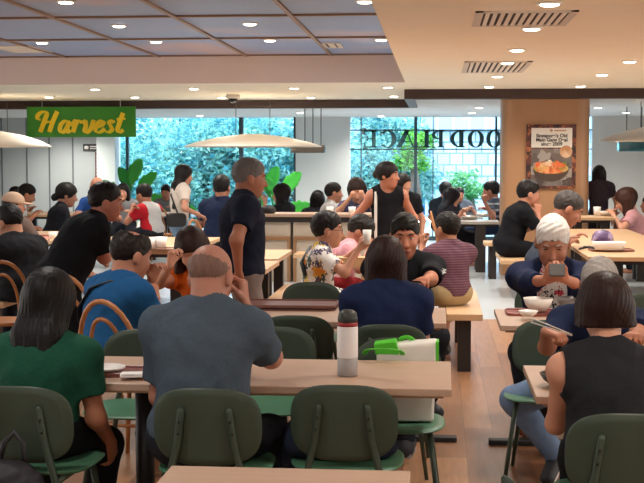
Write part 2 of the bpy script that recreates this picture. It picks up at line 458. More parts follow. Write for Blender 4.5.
    nr = opt.get('neck', .068)
    T.carve(K['N']+K['nd']*.075*s+M2[:, 1]*opt.get('nf', .012)*s, V3(nr, nr, nr*1.15)*s*(.5+.5*b))
    if opt.get('vest'):                 # sleeveless: shoulder ends stay bare
        for q, sg in (('L', -1), ('R', 1)): T.carve(K['sh'][q]+M2[:, 0]*sg*.055*s, V3(.066, .11, .115)*s*opt['vest'], M2)
    if opt.get('open'):                 # an open jacket front
        T.carve(K['C']+M1 @ V3(0, .16, -.08)*s, V3(.095, .16, .42)*s, M1)
    T.plane(K['hip']-M0[:, 2]*(.075 if pose == 'stand' else .05)*s*opt.get('hem', 1), -M0[:, 2])
    m = col if not isinstance(col, str) else cloth(col)
    shirt = npmesh(opt.get('name', 'shirt'), T.mesh(cv, off, wr), m, body)
    if opt.get('sleeves'):
        me = shirt.data; me.materials.append(cloth(opt['sleeves'])); n_ = len(me.polygons); ce = np.empty(n_*3, np.float32); me.polygons.foreach_get('center', ce)
        la = np.abs((ce.reshape(-1, 3)-K['C']) @ M1[:, 0]); me.polygons.foreach_set('material_index', (la > .135*s*b).astype(np.int32))
    if opt.get('collar'):
        cm = cloth(opt['collar']) if isinstance(opt['collar'], str) else m
        pts = []; rr = .066*s*(.5+.5*b)
        for i in range(-9, 10):
            a = PI*1.5 + i*PI*.9/9
            pts.append(K['N']+K['nd']*(.058-.02*abs(i)/9)*s + M2[:, 0]*math.cos(a)*rr + M2[:, 1]*(math.sin(a)*rr*.95+.006*s))
        CF = Field()
        for a_, b_ in zip(pts, pts[1:]):
            CF.cone(a_, b_, .0085*s, .0085*s, .01); CF.cone(a_-K['nd']*.022*s+nrm(a_-K['N'])*.006, b_-K['nd']*.022*s+nrm(b_-K['N'])*.006, .0085*s, .0085*s, .012)
        npmesh('collar', CF.mesh(max(.006, vox*.8)), cm, body)
    if opt.get('under'):
        UF = Field(); put(UF, torso); UF.carve(K['N']+K['nd']*.07*s+M2[:, 1]*.012*s, V3(.062, .062, .07)*s)
        UF.plane(K['hip']+M0[:, 2]*.0*s, -M0[:, 2]); UF.plane(K['C']-M1[:, 1]*0, -M1[:, 1])
        npmesh('undershirt', UF.mesh(cv, .009, .003), opt['under'], body)
    # shoes
    if shoes:
        for q in 'LR':
            SF = Field(); an, to = K['an'][q], K['toe'][q]; u = nrm(to-an)
            SF.cone(an+V3(0, -.03*s, -.04*s), to+u*.012*s, .043*s, .037*s, .03); SF.cone(an+V3(0, -.005*s, .0), an+V3(0, -.02*s, -.04*s), .047*s, .045*s, .03)
            so = npmesh('shoe', SF.mesh(cv, .004), mat(shoes[0], .6), body)
            fl = MB(); a0 = an+V3(0, -.06*s, -.07*s); a1 = to+u*.03*s+V3(0, 0, -.03*s)
            fl.sweep([a0, (a0+a1)/2, a1], [.034*s, .042*s, .034*s], 10); fl.build('sole', mat(shoes[1], .6), so, smooth=True)
    # hair
    st, hc = hair[0], hair[1]
    if st != 'bald':
        Hf = Field(); ho = hair[2] if len(hair) > 2 else {}
        th = ho.get('thick', 1.0); dn = V3(0, 0, -1)
        def ss(x, y, z): return (x-Hc[0])*Mh[0, 0]+(y-Hc[1])*Mh[1, 0]+(z-Hc[2])*Mh[2, 0], (x-Hc[0])*Mh[0, 1]+(y-Hc[1])*Mh[1, 1]+(z-Hc[2])*Mh[2, 1], (x-Hc[0])*Mh[0, 2]+(y-Hc[1])*Mh[1, 2]+(z-Hc[2])*Mh[2, 2]
        amp = (1 if vox < .0125 else .5)*(.0019 if st in ('short', 'thin', 'fringe') else .0013)*k*ho.get('rough', 1)
        def strands(X, Y, Z):
            u, v, w = ss(X, Y, Z); a = np.arctan2(u, v+.02)
            if st in ('short', 'thin'): return amp*(np.sin(130*u/k+60*w+4*np.sin(30*v))*np.sin(110*v/k-50*w)+.6*np.sin(190*w/k+90*u+3*np.sin(60*v)))
            return amp*(np.sin(34*a+3*np.sin(22*w))+.5*np.sin(71*a+9*w+1))
        Hf.noise = strands
        def ragged(X, Y, Z):
            u, v, w = ss(X, Y, Z); return .0048*k*(np.sin(150*u/k+2*np.sin(60*u/k)+1)+.7*np.sin(95*v/k+40*w))
        if st in ('short', 'thin'): Hf.edge = ragged
        if st in ('short', 'thin', 'fringe', 'cap'):
            t = {'thin': .005, 'fringe': .002}.get(st, .010*th)
            Hf.ell(hd(0, -.018, .036), V3(.0785+t*.2, .099+t*.45, .087+t)*k, .02, Mh); Hf.ell(hd(0, .015, .068), V3(.066, .062, .044+t*.8)*k, .03, Mh)
            Hf.carve(hd(0, .105, -.030), V3(.085, .072, .098)*k, Mh); Hf.carve(hd(0, .06, -.085), V3(.12, .055, .09)*k, Mh)
            n_ = Mh @ V3(0, .75, -1); Hf.plane(hd(0, 0, -.012), nrm(n_))
            for sg in (-1, 1): Hf.carve(hd(sg*.085, .0, -.012), V3(.03, .026, .036)*k, Mh)
            if ho.get('top'):            # a thinning crown
                Hf.carve(hd(0, ho['top'][0], .125), V3(ho['top'][1], ho['top'][2], .05)*k, Mh)
            if st == 'fringe': Hf.carve(hd(0, .01, .125), V3(.125, .15, .118)*k, Mh)
        elif st in ('bob', 'long', 'pony', 'bun'):
            t = .016*th
            Hf.ell(hd(0, -.016, .033), V3(.077+t, .098+t, .087+t)*k, .02, Mh)
            if st in ('bob', 'long'):
                ln = ho.get('len', .16 if st == 'bob' else .34)
                if st == 'long':
                    for x in (-.05, 0, .05):
                        p0 = hd(x, -.04, .0); p1 = hd(x*1.15, -.075, -.12)+dn*.02*k; bk_ = nrm(V3(Mh[0, 1], Mh[1, 1], 0)); p2 = p1-bk_*.055*s*(.3+.7*b)+dn*max(.02, ln-.13)*k
                        Hf.cone(p0, p1, .046*k, .040*k, .04); Hf.cone(p1, p2, .040*k, .024*k, .04)
                        for j in (-1, 0, 1): Hf.cone(p1, p2+V3(j*.028, -.006*j, -.022-.012*((j+int(x*40)) % 3))*k, .03*k, .007*k, .015)
                    for x in (-.068, .068): Hf.cone(hd(x, -.005, .02), hd(x*1.02, -.02, -.11), .026*k, .024*k, .04)
                for x in (-.055, 0, .055) if st == 'bob' else ():
                    for (y, ex) in ((-.045, 1.0), (.0, .92)):
                        if x == 0 and y == 0: continue
                        p0 = hd(x*1.05, y-.01*(x == 0), .0); p1 = p0+dn*(ln*ex+.02)*k + (Mh @ V3(x*.25, -.035 if st == 'long' else -.01, 0))*k
                        Hf.cone(p0, p1, .040*k, (.034 if st == 'bob' else .024)*k, .04)
                if st == 'bob': Hf.plane(hd(0, 0, 0)+dn*(ln+.0)*k, dn)
            if st == 'pony':
                p0 = hd(0, -.10, .03); Hf.cone(p0, p0+V3(0, -.03, -.05)*k, .03*k, .032*k, .02); Hf.cone(p0+V3(0, -.03, -.05)*k, p0+V3(0, -.02, -ho.get('len', .2))*k, .032*k, .014*k, .02)
            if st == 'bun': Hf.ell(hd(0, -.115, ho.get('z', .02)), V3(.042, .038, .042)*k, .015, Mh)
            Hf.carve(hd(0, .115, -.05-ho.get('bang', 0)), V3(.115, .088, .105)*k, Mh)
            if st in ('bob', 'long'):
                Hf.carve(hd(0, .10, -.17), V3(.10, .105, .12)*k, Mh)
            else: Hf.plane(hd(0, 0, -.035), nrm(Mh @ V3(0, .5, -1)))
        hv = Hf.mesh(max(.006, vox*.75))
        if hv is not None: npmesh('hair', hv, hairmat(hc), body)
        if st == 'cap':
            Cf = Field(); Cf.ell(hd(0, -.014, .04), V3(.096, .115, .098)*k, .02, Mh); Cf.plane(hd(0, 0, .03), nrm(Mh @ V3(0, -.1, -1)))
            cp = npmesh('cap', Cf.mesh(max(.006, vox*.75)), cloth(ho['cap']), body)
            br = Field(); br.ell(hd(0, .12, .035), V3(.07, .08, .010)*k, .02, Mh); npmesh('brim', br.mesh(.006), cloth(ho['cap']), cp)
    # face
    if face:
        MW = Matrix([list(r) for r in Mh]).to_4x4()
        for sg in (-1, 1):
            down = head[1] > 18
            e = MB(); e.ball((0, 0, 0), (.0125*k, .007*k, (.0012 if down else .0040)*k)); e.build('eye', mat('#d9cfc8', .3), body, True, M=Matrix.Translation(hd(sg*.031, .0785, .011))@MW)
            e = MB(); e.ball((0, 0, 0), (.0125*k, .004*k, .0020*k) if down else (.0062*k, .005*k, .0042*k)); e.build('iris', mat('#120c0a', .2), body, True, M=Matrix.Translation(hd(sg*.031, .0825, .011))@MW)
            e = MB(); e.sweep([hd(sg*.014, .092, .031), hd(sg*.03, .0885, .037), hd(sg*.048, .075, .033)], [.003*k, .0042*k, .002*k], 8); e.build('eyebrow', mat(brow, .8), body, True)
        e = MB(); e.sweep([hd(-.023, .084, -.059), hd(-.01, .0955, -.058), hd(0, .0965, -.0585), hd(.01, .0955, -.058), hd(.023, .084, -.059)], [.003*k, .0055*k, .0055*k, .0055*k, .003*k], 8)
        e.build('mouth', mat('#8a4b44', .5), body, True)
    if glasses:
        gl = MB(); n = 16
        for sg in (-1, 1):
            gl.sweep([hd(sg*.033+.024*math.cos(2*PI*i/n), .097, .008+.018*math.sin(2*PI*i/n)) for i in range(n)], .0022*k, 6, True)
            gl.sweep([hd(sg*.057, .095, .012), hd(sg*.078, .06, .012), hd(sg*.084, -.01, .01)], .002*k, 6)
        gl.sweep([hd(-.01, .098, .01), hd(.01, .098, .01)], .002*k, 6); gl.build('glasses', mat('#15151a', .3), body, True)
    K['loc'] = loc; K['arms'] = arms; K['body'] = body; K['hd'] = hd; K['root'] = root; K['Rw'] = Rw; K['shirt'] = shirt; K['torso'] = torso
    if extra: extra(K)
    return K
def world(K, p): return Vector(K['root'] + K['Rw'] @ np.array(p))
def strap(K, pts, r, m, name='strap'):
    """a band lying along points given in the person's own frame"""
    b = MB(); b.sweep([tuple(p) for p in pts], r, 8, sx=.35); return b.build(name, m, K['body'], True)
# ---------------------------------------------------------------- the room
WX = lambda px, Y, z=1.5: zx(px, Y, z)
BW = 25.0                                            # back wall / window line
ZL, ZC, ZB = 2.56, 2.90, 2.43
XL, XR, YB = -10.0, 7.5, -5.0
XE = -.40                                            # edge of the coffer
cream = mat('#fdf1da', .8, .03, 3); fascia_m = mat('#e0cbbf', .8, .03, 3)
# floor: long planks in front, pale stone tiles behind
def plank_mat():
    m, nt, b = nodes('plank_floor')
    tc = N(nt, 'ShaderNodeTexCoord'); mp = N(nt, 'ShaderNodeMapping'); mp.inputs['Rotation'].default_value = (0, 0, PI/2)
    br = N(nt, 'ShaderNodeTexBrick', Scale=1.0); br.inputs['Brick Width'].default_value = 1.5; br.inputs['Row Height'].default_value = .17
    br.inputs['Mortar Size'].default_value = .0025; br.inputs['Bias'].default_value = 0
    br.inputs['Color1'].default_value = lin('#80593f'); br.inputs['Color2'].default_value = lin('#ab7f5c'); br.inputs['Mortar'].default_value = lin('#6b4a34')
    no = N(nt, 'ShaderNodeTexNoise', Scale=3.0, Detail=7.0, Distortion=.7); m2 = N(nt, 'ShaderNodeMapping'); m2.inputs['Scale'].default_value = (12, 1, 1)
    mx = N(nt, 'ShaderNodeMix', data_type='RGBA', blend_type='MULTIPLY'); mx.inputs[0].default_value = .55
    cr = N(nt, 'ShaderNodeValToRGB'); cr.color_ramp.elements[0].color = (.6, .55, .5, 1); cr.color_ramp.elements[1].color = (1.15, 1.1, 1.05, 1)
    cr.color_ramp.elements[0].position = .3; cr.color_ramp.elements[1].position = .7
    L = nt.links.new
    L(tc.outputs['Object'], mp.inputs[0]); L(mp.outputs[0], br.inputs['Vector']); L(tc.outputs['Object'], m2.inputs[0]); L(m2.outputs[0], no.inputs['Vector'])
    L(no.outputs['Fac'], cr.inputs[0]); L(br.outputs['Color'], mx.inputs[6]); L(cr.outputs[0], mx.inputs[7]); L(mx.outputs[2], b.inputs['Base Color'])
    b.inputs['Roughness'].default_value = .33
    return m
def tile_mat(c1, c2, mort, w, hgt, ms=.006, rough=.3, offset=0.0, rot=None):
    m, nt, b = nodes('tiles'); tc = N(nt, 'ShaderNodeTexCoord'); mp = N(nt, 'ShaderNodeMapping')
    if rot: mp.inputs['Rotation'].default_value = rot
    br = N(nt, 'ShaderNodeTexBrick', Scale=1.0); br.offset = offset; br.inputs['Brick Width'].default_value = w; br.inputs['Row Height'].default_value = hgt; br.inputs['Mortar Size'].default_value = ms
    br.inputs['Color1'].default_value = lin(c1); br.inputs['Color2'].default_value = lin(c2); br.inputs['Mortar'].default_value = lin(mort)
    nt.links.new(tc.outputs['Object'], mp.inputs[0]); nt.links.new(mp.outputs[0], br.inputs['Vector']); nt.links.new(br.outputs['Color'], b.inputs['Base Color']); b.inputs['Roughness'].default_value = rough
    return m
struct('floor', MB().box(XL, XR, YB, 12.7, -.1, 0), plank_mat())
struct('floor_tiles', MB().box(XL, XR, 12.7, 26, -.1, 0), tile_mat('#aeb4b8', '#a4abb1', '#8b9298', .9, .9))
# coffer with framed panels of a cloudy print
def coffer_mat():
    m, nt, b = nodes('cloudy_ceiling_print'); tc = N(nt, 'ShaderNodeTexCoord'); no = N(nt, 'ShaderNodeTexNoise', Scale=.55, Detail=4.0, Distortion=.5)
    cr = N(nt, 'ShaderNodeValToRGB'); e = cr.color_ramp.elements; e[0].position = .5; e[0].color = lin('#8ea6d0'); e[1].position = .74; e[1].color = lin('#cdb2b2')
    nt.links.new(tc.outputs['Object'], no.inputs['Vector']); nt.links.new(no.outputs['Fac'], cr.inputs[0]); nt.links.new(cr.outputs[0], b.inputs['Base Color']); b.inputs['Roughness'].default_value = .5
    return m
struct('ceiling_coffer', MB().box(XL, XE, YB, 15.4, ZC, ZC+.06), coffer_mat())
for i, (x, y0, y1) in enumerate([(-4.62, YB, 15.4), (-3.45, YB, 15.4), (-2.35, YB, 15.4), (-1.3, YB, 15.4)]):
    struct('trim_%d' % (i+1), MB().box(x-.02, x+.02, y0, y1, ZC-.02, ZC), wood('#94735c', axis='y'))
for i, y in enumerate([9.0, 11.1, 13.15, 15.3]):
    struct('trim_%d' % (i+5), MB().box(XL, XE, y-.022, y+.022, ZC-.019, ZC-.001), wood('#94735c', axis='x'))
struct('ceiling', MB().box(XE, XR, YB, 17.0, ZL, ZL+.08), cream)
struct('ceiling_fascia', MB().box(XL, XE+.02, 15.4, 15.48, ZL, ZC+.06), fascia_m)
struct('ceiling_edge', MB().box(XE, XE+.06, YB, 15.48, ZL+.005, ZC+.06), fascia_m)
struct('ceiling_strip', MB().box(XL, XE, 15.48, 20.0, ZL, ZL+.08), cream)
brown = mat('#43302a', .5, .1, 8)
struct('beam_1', MB().box(XE-.05, XR, 17.0, 17.25, ZB, ZL+.06), brown)
struct('beam_2', MB().box(XL, XE-.05, 19.8, 20.05, ZB, ZL), brown)
struct('beam_3', MB().box(XE-.05, XE+.08, 17.25, 20.05, ZB+.001, ZL), brown)
struct('ceiling_far', MB().box(XE-.02, XR, 17.25, BW+.4, ZB+.03, ZB+.15).box(XL, XE-.02, 20.05, BW+.4, ZB+.03, ZB+.15), mat('#d8d6d3', .8, .03, 3))
# outer walls; the side and rear openings are added to admit fill daylight
greywall = mat('#c6c9c9', .7, .03, 2)
pale = mat('#d4cbc0', .8, .04, 2)
struct('wall_left', MB().box(XL-.1, XL, YB, 2, -.1, 3).box(XL-.1, XL, 2, 15, -.1, .2).box(XL-.1, XL, 2, 15, 2.4, 3).box(XL-.1, XL, 15, BW+.4, -.1, 3), pale)
struct('wall_right', MB().box(XR, XR+.1, YB, 0, -.1, 3).box(XR, XR+.1, 0, 16, -.1, .2).box(XR, XR+.1, 0, 16, 2.4, 3).box(XR, XR+.1, 16, BW+.4, -.1, 3), pale)
struct('wall_front', MB().box(XL, XR, YB-.1, YB, -.1, .8).box(XL, XR, YB-.1, YB, 2.3, 3).box(XL, -4, YB-.1, YB, .8, 2.3).box(2.5, XR, YB-.1, YB, .8, 2.3), mat('#cfc6bb', .8, .04, 2))
xa, xb, xc, xd, xe, xf = [WX(p, BW) for p in (100, 118, 296, 350, 592, 644)]
struct('wall_back_left', MB().box(XL, xa, BW, BW+.2, 0, ZB+.1), mat('#b4babb', .6, .03, 2))
for i, p in enumerate((2, 27, 49.5, 73)):
    x = WX(p, BW); struct('trim_%d' % (20+i), MB().box(x-.015, x+.015, BW-.012, BW, 0, ZB+.03), mat('#6d7274', .6))
struct('column_back', MB().box(xa, xb, BW-.25, BW+.2, 0, ZB+.1), mat('#dde3e4', .7, .02, 2))
struct('wall_back', MB().box(xc, xd, BW-.05, BW+.2, 0, ZB+.1), greywall)
struct('wall_back_right', MB().box(xe, XR, BW-.05, BW+.2, 0, ZB+.1), mat('#c9c5bf', .7, .03, 2))
# windows: panes in dark frames
def glass_mat(tint=(.80, .885, .97, 1)):
    m = bpy.data.materials.new('tinted_glass'); m.use_nodes = True; nt = m.node_tree; nt.nodes.clear()
    o = N(nt, 'ShaderNodeOutputMaterial'); t = N(nt, 'ShaderNodeBsdfTransparent'); t.inputs[0].default_value = tint
    g = N(nt, 'ShaderNodeBsdfGlossy', Roughness=.02); g.inputs[0].default_value = (.9, .95, 1, 1); fr = N(nt, 'ShaderNodeFresnel', IOR=1.35); mx = N(nt, 'ShaderNodeMixShader')
    nt.links.new(fr.outputs[0], mx.inputs[0]); nt.links.new(t.outputs[0], mx.inputs[1]); nt.links.new(g.outputs[0], mx.inputs[2]); nt.links.new(mx.outputs[0], o.inputs[0])
    return m
GL = glass_mat(); darkm = mat('#34464e', .4, .05, 5)
def window(name, x0, x1, mulls, rails):
    o = struct(name, MB().box(x0, x1, BW+.05, BW+.065, .08, ZB+.03), GL)
    f = MB().box(x0, x1, BW, BW+.12, 0, .08)
    for p, w in mulls:
        x = WX(p, BW) if p > 0 else -p; f.box(x-w/2, x+w/2, BW, BW+.12, .08, ZB+.03)
    for z in rails: f.box(x0, x1, BW+.03, BW+.09, z-.012, z+.012)
    f.build('window_frame', darkm, o)
window('window_1', xb, xc, [(127, .05), (241, .08), (295, .06)], [])
window('window_2', xd, xe, [(361, .02), (415.5, .06), (433, .02), (496, .04)], [at(440, 131, BW).z+.02, at(440, 148.2, BW).z-.02])
FILL_GL = glass_mat((.66, .615, .57, 1))
struct('fill_window_3', MB().box(XR+.04, XR+.055, 0, 16, .2, 2.4), FILL_GL); struct('fill_window_4', MB().box(XL-.055, XL-.04, 2, 15, .2, 2.4), FILL_GL); struct('fill_window_5', MB().box(-4, 2.5, YB-.06, YB-.045, .8, 2.3), FILL_GL)  # unseen panes, added for soft fill light on ceiling and diners
# pillar
pY = 17.45; px0, px1 = WX(502.5, pY-.1), WX(592.5, pY-.1); pc = (px0+px1)/2; pw = px1-px0
struct('pillar', MB().prism(superell(pw, .9, 5, 56, pc, pY+.5), 0, ZB+.06, 'z'), wood('#b1845f', .92, 'z', 2.0, .4), smooth=False)

# ---------------------------------------------------------------- ceiling fittings
KL = []
def downlight(px, py, z, i, lab, st=1.0, grp='round ceiling downlights'):
    p = gz(px, py, z) if isinstance(px, (int, float)) and py is not None else Vector(px)
    t = thing('downlight', lab, 'ceiling light', p, 0, grp)
    MB().lathe([(.056, -.001), (.078, -.001), (.078, -.010), (.064, -.014), (.056, -.008)], 24).build('trim_ring', mat('#e8e2d8', .5), t, True)
    MB().lathe([(0, -.024), (.045, -.022), (.058, -.0165), (.058, -.009), (0, -.009)], 24).build('lens', emit('#fff1dc', 9), t, True)
    return t
LAMPW = 1.45
def spot(p, power, ang=150, col=(1, .935, .85), blend=.9):
    l = bpy.data.lights.new('downlight_lamp', 'SPOT'); l.energy = power*LAMPW; l.spot_size = R(ang); l.spot_blend = blend; l.color = col; l.shadow_soft_size = .07
    o = bpy.data.objects.new('downlight_lamp', l); C.objects.link(o); o.location = (p[0], p[1], p[2]-.04)
right = [(549.5, 2.5), (531.5, 27.5), (517, 49), (507.5, 62), (497.5, 75.5), (489, 86), (629.5, 60.5), (602, 74), (580.5, 85.5)]
strip = [(388, 86.5), (294, 87.5), (194, 88), (95, 88.5), (394, 95.5), (311, 97), (222, 97), (135, 96.5), (49, 96.5)]
coff = [(66, 1), (119, 25), (42, 42), (156, 41), (250, 23), (270, 39.5), (365, .5), (381, 39)]
far = [(479, 107), (472, 112), (381, 115.5), (466, 118), (200, 115), (60, 116), (598, 107), (626, 112), (300, 112)]
for L_, z, lab, pw_ in ((right, ZL, 'round downlight in the smooth cream ceiling', 58), (strip, ZL, 'round downlight in the cream ceiling strip before the dark beam', 50),
                   (coff, ZC, 'round downlight in the framed blue ceiling panels', 75), (far, ZB+.03, 'small downlight in the white ceiling beside the windows', 150)):
    for i, (a, b_) in enumerate(L_):
        t = downlight(a, b_, z, i, lab, grp=lab.replace('round downlight', 'downlights').replace('small downlight', 'downlights')); spot(t.location, pw_)
# the same fittings carry on over and behind the camera
for x in (.9, 3.0, 5.4):
    for y in (-2.5, .6, 3.2, 5.6): spot((x, y, ZL), 42)
for x in (-1.8, -4.0, -7):
    for y in (-2.5, .8, 3.4, 6.0): spot((x, y, ZC), 48)
for p in [(3.6, 8.5, ZL), (5.6, 9, ZL), (5.6, 13, ZL), (-7, 9, ZC), (-7, 13, ZC)]: spot(p, 60)
def vent(name, q, z, lab, n=12, depth=.30):
    """a slatted air grille between two image columns"""
    a, b_ = gz(q[0], q[2], z), gz(q[1], q[2], z); w = b_.x-a.x; y = a.y
    t = thing('ceiling_vent', lab, 'air vent', ((a.x+b_.x)/2, y, z), 0, 'ceiling air vents')
    MB().box(-w/2, w/2, -depth, -depth+.04, -.012, 0).box(-w/2, w/2, depth-.04, depth, -.012, 0).box(-w/2, -w/2+.05, -depth, depth, -.0121, 0).box(w/2-.05, w/2, -depth, depth, -.0121, 0).build('frame', mat('#d8cdc0', .6), t)
    MB().box(-w/2+.03, w/2-.03, -depth+.03, depth-.03, -.003, -.001).build('backing', mat('#4a3f38', .8), t)
    s = MB()
    for i in range(n):
        x = -w/2+.08+(w-.16)*i/(n-1); s.box(x-(w-.16)/n*.3, x+(w-.16)/n*.3, -depth+.03, depth-.03, -.011, -.003)
    s.build('slats', mat('#efe6da', .6), t)
vent('v', (474, 571, 18.5), ZL, 'long slatted air vent in the cream ceiling nearer the camera', 11, .42)
vent('v', (463, 527, 67), ZL, 'slatted air vent in the cream ceiling nearer the dark beam', 10, .75)
vent('v', (0, 42, 49), ZC, 'slatted air vent in the blue ceiling panels above the green sign', 12, .45)
vent('v', (322, 342, 45), ZC, 'short slatted air vent in the blue ceiling panels near their corner', 8, .3)
# dome camera under the beam-side ceiling strip
p = gz(233, 94.5, ZL); t = thing('security_camera', 'dark dome security camera under the cream ceiling strip', 'camera', p)
MB().lathe([(0, 0), (.10, 0), (.10, -.05), (.075, -.06), (0, -.06)], 24).build('housing', mat('#cfc6ba', .5), t, True)
MB().lathe([(.07, -.06), (.062, -.095), (.035, -.12), (0, -.128)], 24).build('dome', mat('#141414', .15), t, True)

# ---------------------------------------------------------------- outside
struct('ground_outside', MB().box(-40, 40, BW+.4, 80, -.3, -.12), mat('#7c8a86', .9, .1, 2))
bt = thing('building', 'white building outside clad in staggered pale tiles', 'building', (0, 0, 0))
fx0, fx1 = WX(388, 40), WX(640, 40)
MB().box(fx0, fx1, 40, 46, -.2, 9).build('wall', tile_mat('#bccfd6', '#a3bac4', '#6f8893', .40, .36, .026, .7, .5, (PI/2, 0, 0)), bt)
zt = at(450, 130, 39.8).z
MB().box(fx0, fx1, 39.7, 40, zt, zt+.55).build('fascia_band', tile_mat('#a9c6d2', '#9ab8c6', '#e6f2f5', .5, 2, .03, .6, 0, (PI/2, 0, 0)), bt)
MB().box(WX(391, 39.5), WX(436, 39.5), 39.5, 39.95, -.2, at(410, 205, 39.5).z).build('glass_entrance', mat('#2f7fb0', .2, .2, 3), bt)
e = MB()
for p_ in (391, 400, 409, 418, 427, 436): x = WX(p_, 39.4); e.box(x-.05, x+.05, 39.4, 39.5, -.2, at(410, 204, 39.5).z)
e.build('entrance_frame', mat('#cfe3ea', .5), bt)
def leafcloud(mb, c, r, n, ls, rnd, shell=.5):
    for _ in range(n):
        d = Vector((rnd.gauss(0, 1), rnd.gauss(0, 1), rnd.gauss(0, 1))).normalized(); q = (shell+(1-shell)*rnd.random())
        p = Vector((c[0]+d.x*r[0]*q, c[1]+d.y*r[1]*q, c[2]+d.z*r[2]*q))
        u = Vector((rnd.gauss(0, 1), rnd.gauss(0, 1), rnd.gauss(0, .6))).normalized(); w = u.cross(Vector((rnd.gauss(0, 1), rnd.gauss(0, 1), rnd.gauss(0, 1)))).normalized(); s = ls*(.6+.8*rnd.random()); nn = u.cross(w)*s*.15
        mb.add([p-u*s, p-w*s*.42+nn, p+u*s, p+w*s*.42+nn], [(0, 1, 2, 3)])
def leafmat(c1, c2):
    m, nt, b = nodes('leaves'); g = N(nt, 'ShaderNodeNewGeometry'); cr = N(nt, 'ShaderNodeValToRGB'); tc = N(nt, 'ShaderNodeTexCoord'); no = N(nt, 'ShaderNodeTexNoise', Scale=1.6, Detail=3.0); ma = N(nt, 'ShaderNodeMix'); ma.inputs[0].default_value = .3
    nt.links.new(tc.outputs['Object'], no.inputs['Vector']); nt.links.new(no.outputs['Fac'], ma.inputs[2]); nt.links.new(g.outputs['Random Per Island'], ma.inputs[3])
    cr.color_ramp.elements[0].color = lin(c1); cr.color_ramp.elements[1].color = lin(c2); cr.color_ramp.elements[0].position = .35; cr.color_ramp.elements[1].position = .68; nt.links.new(ma.outputs[0], cr.inputs[0]); nt.links.new(cr.outputs[0], b.inputs['Base Color'])
    b.inputs['Roughness'].default_value = .95; b.inputs['Specular IOR Level'].default_value = .1
    tr = N(nt, 'ShaderNodeBsdfTranslucent'); ms = N(nt, 'ShaderNodeMixShader'); ms.inputs[0].default_value = .45; nt.links.new(cr.outputs[0], tr.inputs[0])
    nt.links.new(b.outputs[0], ms.inputs[1]); nt.links.new(tr.outputs[0], ms.inputs[2]); nt.links.new(ms.outputs[0], nt.nodes['Material Output'].inputs[0]); return m
def tree(px, Y, zc, r, n, ls, lab, cols, seed, grp='trees outside the windows'):
    rnd = random.Random(seed); x = WX(px, Y); t = thing('tree', lab, 'tree', (x, Y, -.12), 0, grp)
    cr = MB()
    for k in range(9):
        a = rnd.random()*2*PI; rr = .62*rnd.random()**.5
        leafcloud(cr, (math.cos(a)*r[0]*rr, math.sin(a)*r[1]*rr, zc+(rnd.random()-.5)*r[2]*1.3), (r[0]*.5, r[1]*.5, r[2]*.42), n//9, ls, rnd, .3)
    cr.build('crown', leafmat(*cols), t)
    MB().sweep([(0, 0, 0), (.05, 0, zc*.5), (-.03, .05, zc)], [.16, .12, .06], 8).build('trunk', mat('#5d5146', .9), t, True)
haze_cols = ('#438a94', '#a6d6c2')  # cyan haze of the distance is mixed into these leaf colours
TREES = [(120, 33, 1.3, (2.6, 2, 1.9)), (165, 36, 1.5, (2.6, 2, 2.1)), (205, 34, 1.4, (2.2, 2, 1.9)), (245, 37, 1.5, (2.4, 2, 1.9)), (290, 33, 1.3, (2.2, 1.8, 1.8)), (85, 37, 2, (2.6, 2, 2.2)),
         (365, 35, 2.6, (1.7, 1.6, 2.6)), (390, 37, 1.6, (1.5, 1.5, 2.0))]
TL = ['bushy tree filling the window corner by the white column', 'tall pale tree behind the seated man in red and white', 'bushy blue-green tree above the long-haired standing woman', 'tall tree behind the white canopy lamp',
      'leafy tree at the window beside the grey wall', 'tree behind the grey panel wall', 'tree seen under the letter E of the reversed window sign', 'low tree beside the tiled building behind the woman in a tank top']
for (q, l) in zip(TREES, TL): tree(q[0], q[1], q[2], q[3], 9000, .085, l, haze_cols, int(q[0]))
struct('hills_outside', MB().box(-40, 0, 44, 46, -.2, 2.2), mat('#4c7f80', .9, .5, 1.2))
b2 = thing('building', 'long pale building seen above the trees outside', 'building', (0, 48, -.2)); MB().box(-30, 2, 0, 4, 0, 3.2).build('wall', mat('#7fa3ae', .8, .1, 2), b2); MB().box(-30, 2, -.4, 0, 2.3, 5.5).build('roof_band', tile_mat('#b9d2da', '#a8c4ce', '#e0eef2', .55, 9, .05, .7, 0, (PI/2, 0, 0)), b2)
tree(414, 28, 1.9, (.55, .5, .55), 900, .07, 'small bright green tree outside above the woman in a tank top', ('#2f7a30', '#86c95a'), 3, 'small trees just outside the glass')
tree(470, 28, 1.15, (.62, .5, .45), 700, .06, 'small green shrub outside between the two diners by the pillar', ('#3d8a52', '#93cc8a'), 4, 'small trees just outside the glass')
